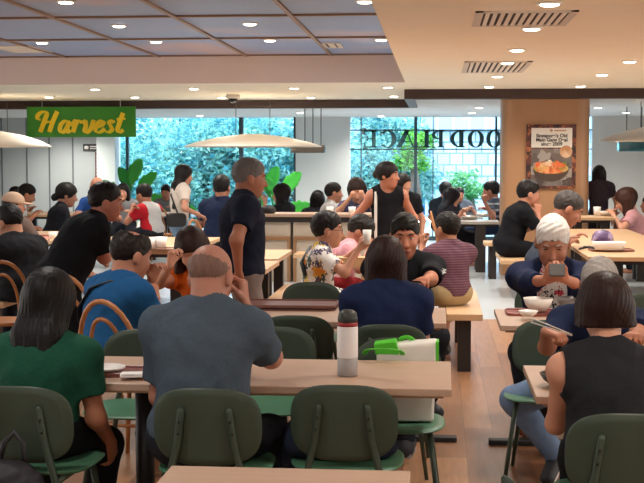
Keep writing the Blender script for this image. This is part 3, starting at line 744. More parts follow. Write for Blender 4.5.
# broad-leaved plants against the glass
def broadplant(px, Y, spec, lab):
    x = WX(px, Y); t = thing('potted_plant', lab, 'plant', (x, Y, 0), 0, 'broad-leaved plants by the windows'); 
    MB().lathe([(0, 0), (.17, 0), (.22, .45), (.2, .45), (.19, .40), (0, .40)], 20).build('pot', mat('#d6d2ca', .6), t, True)
    g = [mat(c, .35, .2, 6) for c in ('#2c8f34', '#3fa63c', '#22702e')]
    for i, (tx, tz, L, tilt, wd) in enumerate(spec):
        base = Vector((tx*.25, 0, .4)); dirv = Vector((math.sin(R(tilt)), .15*math.sin(i*2.1), math.cos(R(tilt)))).normalized()
        st = Vector((tx*.8, .05*math.sin(i), tz)); s = MB(); s.sweep([base, (base+st)/2+Vector((tx*-.1, 0, .1)), st], [.018, .015, .01], 8); lf = s.build('stem', g[2], t, True)
        b = MB(); side = dirv.cross(Vector((0, 1, 0))).normalized(); n = 10; vs = []
        for j in range(n+1):
            u = j/n; w = wd*math.sin(PI*min(1, u*.92+.06))**.75; c = st+dirv*L*u+Vector((math.copysign(.16, tilt+.01)*u*u*L, -.08*u*u, -.18*u*u*L))
            for k in (-1, -.5, 0, .5, 1): vs.append(c+side*w*k+Vector((0, -.10*abs(k)*wd, .02*math.sin(j*2.4)*abs(k))))
        b.add(vs, [(j*5+k, j*5+k+1, j*5+k+6, j*5+k+5) for j in range(n) for k in range(4)])
        o = b.build('leaf', g[i % 2], t, True); so = o.modifiers.new('thick', 'SOLIDIFY'); so.thickness = .006
def lf(px, py, Y, z0): p = at(px, py, Y); return p
broadplant(128, 23.2, [(.02, .98, .62, -6, .13), (.25, 1.0, .55, 28, .12), (-.2, .9, .5, -35, .12), (.35, .75, .5, 62, .13), (-.1, .8, .45, -60, .11), (.1, 1.15, .62, 12, .13)], 'tall broad-leaved green plant at the window beside the white column')
broadplant(275, 23.2, [(.0, .85, .55, -12, .14), (.2, .95, .6, 22, .14), (-.25, .75, .5, -48, .12), (.3, .65, .45, 65, .13), (-.1, 1.0, .62, 2, .13), (.1, .55, .4, 80, .12)], 'broad-leaved green plant at the window behind the grey-haired standing man')
broadplant(155, 23.6, [(.0, .6, .55, -70, .13), (.15, .62, .6, 74, .13), (-.1, .68, .4, -30, .12), (.1, .7, .4, 35, .12)], 'low spreading green plant at the window behind the long-haired woman')
# ring of light standing near the glass
b = MB(); n = 36; c0 = at(424.5, 224.5, 24.6); rr = .125
b.sweep([(c0.x+rr*math.cos(2*PI*i/n), c0.y, c0.z+rr*math.sin(2*PI*i/n)) for i in range(n)], .013, 8, True)
rl = b.build('ring_light', emit('#e8fbff', 5), None, True); tag(rl, 'glowing white ring light by the blue glass beyond the woman in a tank top', 'light')
sp = MB().sweep([(c0.x, c0.y, 0), (c0.x, c0.y, c0.z-rr)], .01, 8).lathe([(0, 0), (.12, 0), (.12, .02), (0, .02)], 16, (c0.x, c0.y, 0)).build('stand', mat('#dfe6e8', .4), rl)
# ---------------------------------------------------------------- signs
sY = 19.6; a = at(27, 107, sY); b = at(136, 137, sY); W_, H_s = b.x-a.x, a.z-b.z
sg = thing('hanging_sign', 'green hanging sign reading Harvest in yellow script', 'sign', ((a.x+b.x)/2, sY, b.z))
MB().box(-W_/2, W_/2, -.02, .02, 0, H_s).build('board', mat('#2f7d1c', .5, .06, 4), sg, bevel=.004)
for x in (-W_*.36, W_*.36): MB().sweep([(x, 0, H_s), (x, 0, ZL-b.z)], .006, 6).build('hanger', mat('#b8b8b8', .4), sg)
def catmull(P, n=8):
    P = [Vector((p[0], p[1], 0)) for p in P]; Q = [P[0]]+P+[P[-1]]; out = []
    for i in range(1, len(Q)-2):
        for j in range(n):
            t = j/n; a_, b_, c_, d_ = Q[i-1], Q[i], Q[i+1], Q[i+2]
            out.append(.5*((2*b_)+(c_-a_)*t+(2*a_-5*b_+4*c_-d_)*t*t+(3*b_-a_-3*c_+d_)*t**3))
    return out+[P[-1]]
def brush(mb, P, sc, ox, oz, y, wmin=.05, wmax=.15):
    """a brush stroke, thick on the way down and thin on the way up"""
    pts = catmull(P); L = []
    for i, p in enumerate(pts):
        t = (pts[min(i+1, len(pts)-1)]-pts[max(i-1, 0)]).normalized(); w = (wmin+(wmax-wmin)*abs(t.dot(Vector((.28, .96, 0))))**1.5)/2
        nrm_ = Vector((-t.y, t.x, 0)); L.append((p+nrm_*w, p-nrm_*w))
    vs = []
    for yy in (y, y-.006):
        for i, q in enumerate(L):
            for r_ in q: vs.append((ox+r_.x*sc, yy-.00022*i, oz+r_.y*sc))
    n = len(L)*2; fs = []
    for i in range(len(L)-1):
        k = 2*i; fs += [(k, k+1, k+3, k+2), (n+k, n+k+2, n+k+3, n+k+1), (k, k+2, n+k+2, n+k), (k+1, n+k+1, n+k+3, k+3)]
    fs += [(0, n, n+1, 1), (n-2, n-1, 2*n-1, 2*n-2)]
    mb.add(vs, fs)
GLY = {'H': (.86, [[(.16, .62), (.05, .66), (.03, .8), (.14, .95), (.3, .98), (.36, .86), (.3, .5), (.22, .05)], [(.74, 1.0), (.64, .6), (.55, .05)], [(.25, .42), (.42, .52), (.62, .5)]]),
       'a': (.46, [[(.36, .5), (.22, .56), (.08, .38), (.08, .12), (.18, .03), (.3, .18), (.38, .54), (.33, .18), (.37, .04), (.47, .14)]]),
       'r': (.40, [[(.02, .3), (.12, .56), (.16, .5), (.1, .04)], [(.12, .26), (.2, .5), (.3, .56), (.38, .46)]]),
       'v': (.46, [[(.02, .42), (.1, .56), (.14, .3), (.12, .1), (.22, .03), (.34, .2), (.4, .54), (.46, .5)]]),
       'e': (.40, [[(.06, .26), (.24, .34), (.32, .48), (.22, .56), (.09, .4), (.07, .14), (.17, .03), (.3, .08), (.41, .2)]]),
       's': (.36, [[(.30, .46), (.22, .57), (.12, .48), (.2, .32), (.26, .16), (.16, .04), (.03, .08)]]),
       't': (.34, [[(.22, .92), (.15, .5), (.11, .14), (.2, .04), (.33, .14)], [(.02, .62), (.2, .66), (.34, .64)]])}
lt = MB(); x = 0; nst = 0; sc = H_s*.72
tot = sum(GLY[c][0] for c in 'Harvest'); k = W_*.82/tot/sc
for c in 'Harvest':
    w, st = GLY[c]
    for P in st: brush(lt, [((px_*k+.16*py_), py_) for px_, py_ in P], sc, -W_*.43+x*sc*k, H_s*.13, -.0205-.009*(nst % 2), .08, .215); nst += 1
    x += w
lt.build('lettering', mat('#e3c214', .5, .05), sg)
# reversed serif letters on the window
m2 = mat('#123b40', .5, .05); y0 = BW-.03; zb, ztp = at(430, 147.5, y0).z, at(430, 130.5, y0).z; hh = ztp-zb
ws = thing('window_sign', 'dark green serif letters FOOD PLACE seen reversed on the window', 'sign', (0, y0, zb))
def arc(cx, cz, rx, rz, a0, a1, n=24): return [(cx+rx*math.cos(R(a0+(a1-a0)*i/n)), cz+rz*math.sin(R(a0+(a1-a0)*i/n))) for i in range(n+1)]
def ring(mb, cx, cz, rx, rz, tk, tn, a0, a1):
    o = arc(cx, cz, rx, rz, a0, a1); i_ = arc(cx, cz, rx-tk, rz-tn, a0, a1)
    for j in range(len(o)-1): mb.prism([o[j], o[j+1], i_[j+1], i_[j]], -.01, .01)
def letter(ch, pl, pr):
    """the letter as read from outside; pl..pr is its span in the photograph"""
    x0, x1 = WX(pl, y0, zb), WX(pr, y0, zb); w = x1-x0; mb = MB(); s = .24*w; t = .055*hh; q = lambda u: x1-u*w     # u runs from the letter's own left
    def bar(u0, u1, v0, v1): mb.prism([(q(u0), v0*hh), (q(u1), v0*hh), (q(u1), v1*hh), (q(u0), v1*hh)], -.01, .01)
    if ch in 'EFPDL':
        bar(.10, .40, 0, 1); bar(0, .5, 0, .07); bar(0, .5, .93, 1)
    if ch in 'EF': bar(.2, .95, .94, 1); bar(.9, .98, .74, 1); bar(.3, .72, .49, .55); bar(.68, .75, .38, .66)
    if ch in 'EL': bar(.2, .98, 0, .06); bar(.92, 1, 0, .28)
    if ch == 'P': ring(mb, q(.34), .74*hh, .62*w, .26*hh, .28*w, .065*hh, 90, 270)
    if ch == 'D': ring(mb, q(.3), .5*hh, .7*w, .5*hh, .28*w, .07*hh, 90, 270)
    if ch == 'O': ring(mb, q(.5), .5*hh, .5*w, .52*hh, .27*w, .07*hh, 0, 360)
    if ch == 'C': ring(mb, q(.52), .5*hh, .52*w, .52*hh, .28*w, .07*hh, -138, 138); bar(.86, .93, .66, .95)
    if ch == 'A':
        for (u0, u1, tk) in ((.08, .5, .09), (.5, .92, .30)):
            du = tk/2
            mb.prism([(q(u0-du if u0 < .3 else .5-du*1.2), 0 if u0 < .3 else hh), (q(u0+du if u0 < .3 else .5+du*.6), 0 if u0 < .3 else hh), (q(u1+du), hh if u0 < .3 else 0), (q(u1-du), hh if u0 < .3 else 0)], -.01, .01)
        bar(.22, .76, .32, .38); bar(-.06, .25, 0, .05); bar(.68, 1.06, 0, .05)
    mb.build('letter', m2, ws)
for ch, pl, pr in (('E', 364, 377), ('C', 379, 396.5), ('A', 397.5, 415), ('L', 416.5, 430), ('P', 431, 444), ('D', 450, 465), ('O', 467.5, 484), ('O', 486, 502), ('F', 504, 516)): letter(ch, pl, pr)
# food poster on the pillar
pf = pY+.05
pY0 = pY+.05-.034; a = at(526.5, 124.5, pY0); b = at(575.5, 188.5, pY0); w, h_ = b.x-a.x, a.z-b.z
po = thing('poster', 'framed food poster of a bowl of red noodles on the wooden pillar', 'poster', ((a.x+b.x)/2, pY0, b.z))
MB().box(-w/2, w/2, 0, .03, 0, h_).build('backing', splotch(['#4a2420', '#7d3a28', '#2b1a1a', '#a5623c', '#5d2f2a', '#3a2524'], 22, .5), po)
MB().box(-w*.40, w*.42, -.006, 0, h_*.64, h_*.945).build('caption_panel', mat('#e6ddd2', .6, .02), po)
MB().box(-w*.40, w*.42, -.003, 0, h_*.04, h_*.62).build('photo_panel', splotch(['#5a4a44', '#75665e', '#463a38', '#9a9088'], 9, .5, True), po)
for i, tx in enumerate(("Singapore's Old", 'Main Gang Deal', 'since 2009')):
    cu = bpy.data.curves.new('caption', 'FONT'); cu.body = tx; cu.size = h_*.076; cu.align_x = 'CENTER'; cu.offset = .0022; cu.extrude = .001
    tmp = bpy.data.objects.new('caption', cu); C.objects.link(tmp); bpy.context.view_layer.update(); me = bpy.data.meshes.new_from_object(tmp.evaluated_get(bpy.context.evaluated_depsgraph_get())); bpy.data.objects.remove(tmp); me.name = 'caption_lettering'
    o = bpy.data.objects.new('caption_lettering', me); C.objects.link(o); o.parent = po; o.location = (w*.01, -.008, h_*(.80-.065*i)); o.rotation_euler = (PI/2, 0, 0); me.materials.clear(); me.materials.append(mat('#1d1a1c', .6))
MB().prism([(math.cos(2*PI*i/24)*w*.03, h_*.905+math.sin(2*PI*i/24)*w*.03) for i in range(24)], -.008, -.006).box(w*.06, w*.3, -.008, -.006, h_*.893, h_*.915).build('logo', mat('#b98d6a', .6), po)
MB().prism([(w*.30+math.cos(2*PI*i/28)*w*.125, h_*.575+math.sin(2*PI*i/28)*w*.125) for i in range(28)], -.012, -.004).build('badge', splotch(['#c79a78', '#b9835a', '#d9b493'], 14), po)
bw = [(math.cos(PI+PI*i/24)*w*.36, h_*.31+math.sin(PI+PI*i/24)*h_*.20) for i in range(25)]
MB().prism(bw, -.010, -.003).build('bowl_print', mat('#4c3d33', .5, .3, 12), po)
MB().prism([(math.cos(2*PI*i/32)*w*.355, h_*.315+math.sin(2*PI*i/32)*h_*.085) for i in range(32)], -.013, -.003).build('food_print', splotch(['#d05a2c', '#e07d45', '#b53a1e', '#c9a060', '#7f9a3c', '#e39a62'], 26), po)
rnd = random.Random(5); fd = MB()
for i in range(75):
    u = rnd.uniform(-.3, .3)*w; fd.ball((u, -.012, h_*.36+rnd.uniform(-.02, .075)*h_*(1-abs(u)/w*2)), (w*.032*rnd.uniform(.6, 1.2), .006, w*.027), 8)
fd.build('prawn_print', splotch(['#b8401f', '#d9683a', '#8f2c18', '#d8b48a', '#c9502a', '#5f7a34', '#e0cdb4'], 16), po)
# small wall signs beside the white column
yq = BW-.03; a, b = at(83, 144, yq), at(100, 151, yq); t = thing('wall_sign', 'dark sign with a white pictogram beside the white column', 'sign', ((a.x+b.x)/2, yq, b.z)); w, h_ = b.x-a.x, a.z-b.z
MB().box(-w/2, w/2, 0, .02, 0, h_).build('plate', mat('#3a3836', .5), t)
MB().prism(superell(h_*.62, h_*.5, 2.5, 20, -w*.3, h_*.5), -.006, 0).box(-w*.08, w*.4, -.005, 0, h_*.56, h_*.72).box(-w*.08, w*.28, -.005, 0, h_*.28, h_*.42).build('pictogram', mat('#dcd8d2', .5), t)
a, b = at(95, 152, yq), at(100, 178, yq); t = thing('wall_sign', 'narrow upright dark red sign under the pictogram sign', 'sign', ((a.x+b.x)/2, yq, b.z)); w, h_ = b.x-a.x, a.z-b.z
MB().box(-w/2, w/2, 0, .02, 0, h_).build('plate', mat('#5a2f2c', .5), t)
k = MB()
for i in range(6): k.box(-w*.28, w*.28, -.004, 0, h_*(.1+.14*i), h_*(.17+.14*i))
k.build('lettering', mat('#b9a59c', .5), t)
# canopy lamps over the far tables
def canopy(px, pyr, pya, rpx, Y, lab):
    c = at(px, pyr, Y); k_ = 1250/Y; r = rpx/k_; hgt = (pyr-pya)/k_
    t = thing('canopy_lamp', lab, 'lamp', c, 0, 'shallow white canopy lamps')
    MB().lathe([(r, 0), (r, .012), (r*.82, hgt*.38), (r*.5, hgt*.76), (.12, hgt), (.1, hgt), (r*.5, hgt*.72), (r*.82, hgt*.33), (r-.02, .0)], 48).build('shade', mat('#f3ece3', .6, .02), t, True)
    for x in (-r*.25, r*.25): MB().sweep([(x, 0, hgt*.8), (x, 0, ZB+.03-c.z)], .006, 6).build('rod', mat('#4a4440', .4), t)
    MB().lathe([(0, hgt*.55), (.09, hgt*.6), (.09, hgt*.75), (0, hgt*.75)], 20).build('bulb', emit('#ffe9cc', 12), t)
    l = bpy.data.lights.new('canopy_bulb', 'POINT'); l.energy = 14; l.color = (1, .86, .68); l.shadow_soft_size = .09; o = bpy.data.objects.new('canopy_bulb', l); C.objects.link(o); o.location = (c.x, c.y, c.z+hgt*.3)
canopy(253, 147, 134, 69, 18.2, 'wide shallow white canopy lamp above the grey-haired standing man')
canopy(-6, 147, 131, 58, 18.2, 'white canopy lamp under the green hanging sign')
canopy(654, 141, 127, 52, 18.6, 'white canopy lamp before the pale wall beyond the pillar')
def glassbox(p0, p1, y0_, y1_, Y, rods, lab, col):
    a, b = at(p0, y0_, Y), at(p1, y1_, Y); t = thing('pendant_lamp', lab, 'lamp', ((a.x+b.x)/2, Y, b.z), 0, 'glass pendant lamps'); w, h_ = b.x-a.x, a.z-b.z
    MB().box(-w/2, w/2, -.12, .12, 0, h_).build('glass_body', mat(col, .15, .25, 8), t, bevel=.02)
    MB().box(-w/2-.01, w/2+.01, -.13, .13, h_-.02, h_+.015).build('top_plate', mat('#8f8276', .3), t)
    for p_ in rods: x = WX(p_, Y)-(a.x+b.x)/2; MB().sweep([(x, 0, h_), (x, 0, ZB+.03-b.z)], .009, 6).build('rod', mat('#35302d', .4), t)
glassbox(291, 325, 146, 153, 20.6, (305, 313, 321), 'smoked glass pendant bar before the grey wall', '#6f655c')
glassbox(618, 668, 141, 151.5, 20.6, (626, 641), 'glass pendant lamp below the canopy by the pale wall', '#3f6f78')
# ---------------------------------------------------------------- furniture
TW = wood('#bf9f88', .80, 'x', 2.6); TWY = wood('#cda67e', .86, 'y', 2.2); EDGE = wood('#b98f68', .8, 'x')
DK = mat('#2a2220', .5, .1, 8); BLK = mat('#1b1b1d', .5, .1, 8)
def ped_table(label, x0, x1, y0, y1, peds, z=.73, rz=0, group='light wood tables on black pedestals'):
    cx, cy = (x0+x1)/2, (y0+y1)/2; t = thing('dining_table', label, 'table', (cx, cy, 0), rz, group)
    MB().box(x0-cx, x1-cx, y0-cy, y1-cy, z-.030, z).build('tabletop', TW, t, bevel=.004)
    MB().box(x0-cx+.03, x1-cx-.03, y0-cy+.03, y1-cy-.03, z-.042, z-.0305).build('underframe', EDGE, t)
    for px_ in peds:
        b = MB().sweep([(px_, 0, .03), (px_, 0, z-.042)], .04, 14); b.build('pedestal', BLK, t, True)
        MB().box(px_-.32, px_+.32, -.035, .035, .0, .03).box(px_-.035, px_+.035, -.30, .30, .0005, .0302).build('base', BLK, t, bevel=.006)
    return t
def slab_table(label, x0, x1, y0, y1, z=.73, legs=None, group='long wooden tables', apron=True, top=None, legx=None):
    cx, cy = (x0+x1)/2, (y0+y1)/2; t = thing('long_table', label, 'table', (cx, cy, 0), 0, group)
    MB().box(x0-cx, x1-cx, y0-cy, y1-cy, z-.04, z).build('tabletop', top or TWY, t, bevel=.004)
    if apron: MB().box(x0-cx+.06, x1-cx-.06, y0-cy+.06, y1-cy-.06, z-.075, z-.0405).build('apron', DK, t)
    for (lx, ly, wx, wy) in (legs or [(x0-cx+.12, y0-cy+.14, .045, .045), (x1-cx-.12, y0-cy+.14, .045, .045), (x0-cx+.12, y1-cy-.14, .045, .045), (x1-cx-.12, y1-cy-.14, .045, .045)]):
        MB().box(lx-wx, lx+wx, ly-wy, ly+wy, 0, z-.041).build('leg', DK, t)
    return t
def bench(label, x0, x1, y0, y1, z=.45, group='wooden benches'):
    cx, cy = (x0+x1)/2, (y0+y1)/2; t = thing('bench', label, 'bench', (cx, cy, 0), 0, group)
    MB().box(x0-cx, x1-cx, y0-cy, y1-cy, z-.05, z).build('seat', TWY, t, bevel=.005)
    lx, ly = min(.1, (x1-x0)*.3), .12
    for sx in (x0-cx+lx, x1-cx-lx) if x1-x0 > .7 else (0,):
        for sy in (y0-cy+ly, y1-cy-ly): MB().box(sx-.05, sx+.05, sy-.05, sy+.05, 0, z-.051).build('leg', DK, t)
    return t
# --- the green shell chair: facing +Y, the back plate about 0.22 behind its base point
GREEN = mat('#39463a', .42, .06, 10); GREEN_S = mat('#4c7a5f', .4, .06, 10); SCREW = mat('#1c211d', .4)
def make_green_chair(label):
    t = thing('dining_chair', label, 'chair', (0, 0, 0), 0, 'green shell chairs')
    def plate(mb, w, h, fn, th, n=3.4, rows=14, cols=18):
        """a rounded plate, bent by fn(u, v) -> point and normal"""
        vs, fs = [], []
        ring = superell(w, h, n, 44); lay = [1, .97, .8, .55, .28]; idx = {}
        for side in (0, 1):
            for l, q in enumerate(lay):
                sc = q if not (l == 0) else .985
                for a, b_ in ring:
                    p, nn = fn(a*q, b_*q); vs.append(p+nn*(th*(0 if l == 0 else .5)*(1 if side else -1)))
            p, nn = fn(0, 0); vs.append(p+nn*th*.5*(1 if side else -1))
        m = len(ring); base = m*len(lay)+1
        for side in (0, 1):
            for l in range(len(lay)-1):
                for i in range(m):
                    f = (side*base+l*m+i, side*base+l*m+(i+1) % m, side*base+(l+1)*m+(i+1) % m, side*base+(l+1)*m+i); fs.append(f if side else f[::-1])
            for i in range(m):
                f = (side*base+(len(lay)-1)*m+i, side*base+(len(lay)-1)*m+(i+1) % m, side*base+base-1); fs.append(f if side else f[::-1])
        for i in range(m): pass
        mb.add(vs, fs); return mb
    tb = R(10)
    def bk(a, b_): return Vector((a, -.225-(b_+.14)*math.tan(tb)*.6+.9*a*a, .64+b_)), Vector((-.5*a, 1, .15)).normalized()
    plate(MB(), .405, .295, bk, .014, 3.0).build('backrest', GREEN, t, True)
    def seat(a, b_): return Vector((a, .02+b_, .447-.012*(1-(a/.22)**2)*(1-(b_/.2)**2)+.0-.1*max(0, b_-.15))), Vector((0, 0, 1))
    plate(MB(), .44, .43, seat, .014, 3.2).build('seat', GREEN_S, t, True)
    for sx in (-1, 1):
        b = MB(); b.sweep([(sx*.088, -.262, .715), (sx*.09, -.258, .70), (sx*.105, -.248, .58), (sx*.14, -.24, .44), (sx*.2, -.275, 0)], [.010, .0135, .014, .014, .010], 10); l = b.build('leg', GREEN, t, True)
        for z in (.665, .62):
            s_ = MB(); f = (.715-z)/.135; s_.ball((sx*(.088+.017*f), -.274+.012*f, z), (.0065, .004, .0065), 8); s_.build('screw', SCREW, l, True)
        b = MB(); b.sweep([(sx*.15, .14, .437), (sx*.205, .2, 0)], [.014, .010], 10); b.build('leg', GREEN, t, True)
        MB().sweep([(sx*.142, -.238, .425), (sx*.15, .14, .425)], .011, 8).build('side_rail', GREEN, t, True)
    return t
def make_bent_chair(label):
    """a bentwood cafe chair facing +Y"""
    t = thing('bentwood_chair', label, 'chair', (0, 0, 0), 0, 'bentwood chairs'); m = wood('#b87846', .8, 'z', 3)
    MB().lathe([(0, .43), (.19, .43), (.205, .44), (.205, .455), (.17, .458), (0, .452)], 28).build('seat', m, t, True)
    def hoop(w, h, z0): return [(w*math.cos(PI*i/16)*(1+.0*i), -.18-.10*math.sin(PI*i/16), z0+h*math.sin(PI*i/16)**.8) for i in range(17)]
    MB().sweep([(.18, -.10, 0.40)]+hoop(.20, .45, .45)+[(-.18, -.10, .40)], .0135, 10).build('outer_hoop', m, t, True)
    MB().sweep([(.11, -.15, 0.44)]+hoop(.12, .35, .46)+[(-.11, -.15, .44)], .011, 10).build('inner_hoop', m, t, True)
    for sx in (-1, 1):
        for sy in (-1, 1): MB().sweep([(sx*.13, sy*.13, .43), (sx*.19, sy*.19, 0)], [.016, .012], 8).build('leg', m, t, True)
    MB().sweep([(.155*math.cos(2*PI*i/24), .155*math.sin(2*PI*i/24), .24) for i in range(24)], .009, 6, True).build('leg_ring', m, t, True)
    return t
gproto = make_green_chair('_'); bproto = make_bent_chair('_'); index_kids(); _used = {'g': 0, 'b': 0}
def place(kind, px, d, h, label, back=True):
    """d: distance of the back plate (back=True) or of the seat; h: facing, 0 = away from the viewer, 90 = to the viewer's right"""
    ha = R(h); f = Vector((math.sin(ha), math.cos(ha), 0)); x = WX(px, d, .7)
    loc = Vector((x, d, 0)) + (f*.235 if back else f*0)
    pr = gproto if kind == 'g' else bproto
    if not _used[kind]:
        pr.location = loc; pr.rotation_euler = (0, 0, -ha); pr['label'] = label; _used[kind] = 1; return pr
    return dup(pr, loc, -ha, label)
# tables with black pedestals
ped_table('pale wood table at the very front edge, bare', WX(176, 3.6, .73), WX(411, 3.6, .73), 2.85, dz(290, 468, .73), [0])
ped_table('pale wood table with the white bottle and the reddish tray', WX(98, 5.5, .73), WX(451, 5.2, .73), 4.82, 5.5, [-.5, .5], rz=R(-.3))
ped_table('pale wood table with a stacked red tray in front of the woman in navy', WX(236, 7.1, .73), WX(446, 7.1, .73), 6.78, 7.5, [-.35, .35])
ped_table('pale wood table before the man in blue and the girl in orange', WX(143, 7.1, .73), WX(232, 7.1, .73), 6.78, 7.5, [0])
ped_table('pale wood table between the man with chopsticks and the woman in a sleeveless top', WX(523, 5.42, .73), WX(523, 5.42, .73)+1.25, 4.70, 5.42, [-.3, .33])
ped_table('pale wood table in front of the white-haired man with a phone', WX(494, 7.46, .73), WX(494, 7.46, .73)+1.3, 6.72, 7.46, [-.37, .33])
# long tables with dark legs
slab_table('long wooden table with the purple bowl and white dish', 1.38, 2.42, 11.55, 16.2, group='long wooden tables')
slab_table('wooden table behind the long one, by the pillar and the standing woman', WX(567, 17, .86), WX(611, 17, .86), 16.6, 17.3, z=.86)
slab_table('long wooden table between the floral shirt and the striped maroon shirt', -.58, -.22, 9.6, 12.9)
slab_table('pale table end with dark legs, nearer one beside the standing man', -2.25, WX(265, 9.93, .73), 9.95, 10.85)
slab_table('pale table end with dark legs, farther one beside the standing man', -2.35, WX(277, 11, .73), 11.05, 12.2)
slab_table('long table with white cups behind the man in blue', -3.75, -2.45, 12.0, 14.1)
slab_table('wide far table in front of the grey panel wall', WX(18, 20.2, .73), WX(166, 20.2, .73), 19.6, 20.8)
slab_table('table with food by the window sign, two diners facing across it', WX(455, 18.4, .73), WX(498, 18.4, .73), 17.95, 18.5, legs=[(.05, -.2, .07, .06), (.05, .25, .07, .06)], top=wood('#a9a39c', .9, 'y'))
# counter and low partition in the middle
t = thing('counter', 'long dark-edged counter between the window and the seats', 'counter', (0, 16.6, 0)); a, b = WX(256, 16.3, .9), WX(404, 16.3, .9)
MB().box(a, b, -.3, .35, .86, .90).build('counter_top', TW, t, bevel=.004); MB().box(a+.03, b-.03, -.26, .3, .79, .859).build('apron', DK, t)
pm = mat('#c9b9a6', .7, .05, 3)
for i, (p0, p1) in enumerate(((257, 290), (293, 402))):
    x0, x1 = WX(p0, 16.35, .5), WX(p1, 16.35, .5)
    MB().box(x0, x1, -.2, .2, .0, .789).build('panel', pm, t)
    MB().box(x0, x1, -.235, -.2, .55, .60).box(x0, x0+.04, -.235, -.2, 0, .55).box(x1-.04, x1, -.235, -.2, 0, .55).build('panel_frame', wood('#a87c56', .8, 'x'), t)
bench('wooden bench along the counter beside the floral shirt', WX(296, 15.6, .45), WX(345, 15.6, .45), 15.3, 15.8)
bench('bench under the man in the striped maroon shirt', WX(446, 9.9, .45), WX(481, 9.9, .45), 9.45, 11.2)
bench('bench under the persons in floral and pink', -1.42, -1.02, 9.3, 11.6)
bench('bench under the man in black at the picture edge', WX(-8, 10.3, .45), WX(19.5, 10.3, .45), 9.9, 12.2)
bench('wooden bench in front of the pillar under the man resting his chin', WX(499, 15, .45), WX(541, 15, .45), 14.6, 15.9)
bench('small bench beyond the table by the window sign', WX(483, 17.4, .5), WX(500, 17.4, .5), 16.9, 17.4, .5)
bench('bench under the woman in pink beside the long table', 2.44, 2.95, 16.75, 17.3)
# chairs
place('g', 18, 4.45, 3, 'green chair with a black backpack, under the woman in dark green')
place('g', 206, 4.47, 0, 'green chair under the bald man in grey')
place('g', 343.5, 4.585, 0, 'empty green chair pushed in beside the bald man')
place('g', 628, 4.15, 0, 'green chair under the woman in a sleeveless dark top')
place('g', 552, 6.52, 188, 'green chair under the man with chopsticks')
place('g', 655, 7.9, 180, 'green chair at the picture edge behind the man with chopsticks')
place('g', 521, 3.22, 74, 'green chair of which just the top edge shows at the bottom')
place('g', 145, 5.98, 180, 'green chair across the table between woman in dark green and bald man')
place('g', 276, 6.12, 180, 'green chair facing us, half hidden by the shoulder of the bald man')
place('g', 398, 5.80, 180, 'green chair holding the green and white carrier bag')
place('g', 296, 6.62, 0, 'dark green chair behind the stacked red tray')
place('g', 312, 8.40, 180, 'green chair on the far side of the stacked red tray')
place('g', 388, 6.30, 0, 'green chair under the woman in navy with a bob')
place('g', 405, 8.55, 180, 'green chair under the young man with a white sleeve mark')
place('g', 545, 8.35, 180, 'green chair under the white-haired man with a phone')
place('b', 107, 6.22, 22, 'bentwood chair under the man in blue')
place('b', 2, 8.55, -20, 'bentwood chair at the picture edge near the man in black', )
place('b', 66, 7.6, 10, 'bentwood chair mostly hidden by the head of the woman in dark green')
place('b', 196, 14.6, 110, 'bentwood chair beside the standing woman in denim shorts')
place('b', 434, 17.2, 90, 'tall bentwood chair behind the two women by the window sign')
place('b', 157, 19.0, 0, 'bentwood chair behind the man in a red and white shirt')

# ---------------------------------------------------------------- things on tables
WHT = mat('#e3dfda', .35, .03, 8); RED = mat('#6b3530', .4, .1, 10); 
def tray(px, py, z, w, d, label, col='#6b3a34', n=1, rz=0, group='serving trays'):
    p = gz(px, py, z); o = MB()
    for i in range(n):
        zo = i*.016
        o.prism(superell(w, d, 8, 40), .0+zo, .008+zo, 'z')
    pts = [(a, b, .010+(n-1)*.016) for a, b in superell(w-.012, d-.012, 8, 40)]; o.sweep(pts, .007, 6, True)
    q = o.build('tray', mat(col, .4, .1, 10), None, False); q.location = p; q.rotation_euler = (0, 0, rz); return tag(q, label, 'tray', group)
def plate(p, r, label, col='#e6e3de', group='plates'):
    o = MB().lathe([(0, .0), (r*.55, 0), (r, .016), (r*.99, .020), (r*.55, .006), (0, .005)], 32).build('plate', mat(col, .3, .03, 8), None, True); o.location = p; return tag(o, label, 'plate', group)
def bowl(p, r, h, label, col='#e6e0d8', food=None, group='bowls'):
    o = MB().lathe([(0, 0), (r*.5, 0), (r*.85, h*.5), (r, h), (r*.95, h), (r*.8, h*.5), (r*.4, h*.12), (0, h*.1)], 32).build('bowl', mat(col, .3, .03, 8), None, True); o.location = p; tag(o, label, 'bowl', group)
    if food: MB().lathe([(0, h*.8), (r*.5, h*.78), (r*.88, h*.66), (0, h*.5)], 24).build('food', mat(food, .5, .4, 60, .5), o, True)
    return o
def cup(p, r, h, label, col='#ece8e2', group='cups'):
    o = MB().lathe([(0, 0), (r*.8, 0), (r, h), (r*.92, h), (r*.72, .008), (0, .008)], 24).build('cup', mat(col, .35, .03, 8), None, True); o.location = p; return tag(o, label, 'cup', group)
Z = .731
def on(px, py, z=Z): return gz(px, py, z)
tray(128, 373, Z, .30, .21, 'reddish tray with a napkin beside the bald man', '#7a4640')
plate(on(105, 371, Z+.012), .085, 'white plate on the reddish tray, partly behind the woman in dark green')
p = on(134, 376, Z+.0125); o = MB().box(-.055, .055, -.035, .035, 0, .008).box(-.05, .052, -.033, .033, .0085, .013).build('napkin', mat('#ece9e6', .8, .03), None); o.location = p; o.rotation_euler = (0, 0, .2); tag(o, 'folded white napkin on the reddish tray', 'napkin')
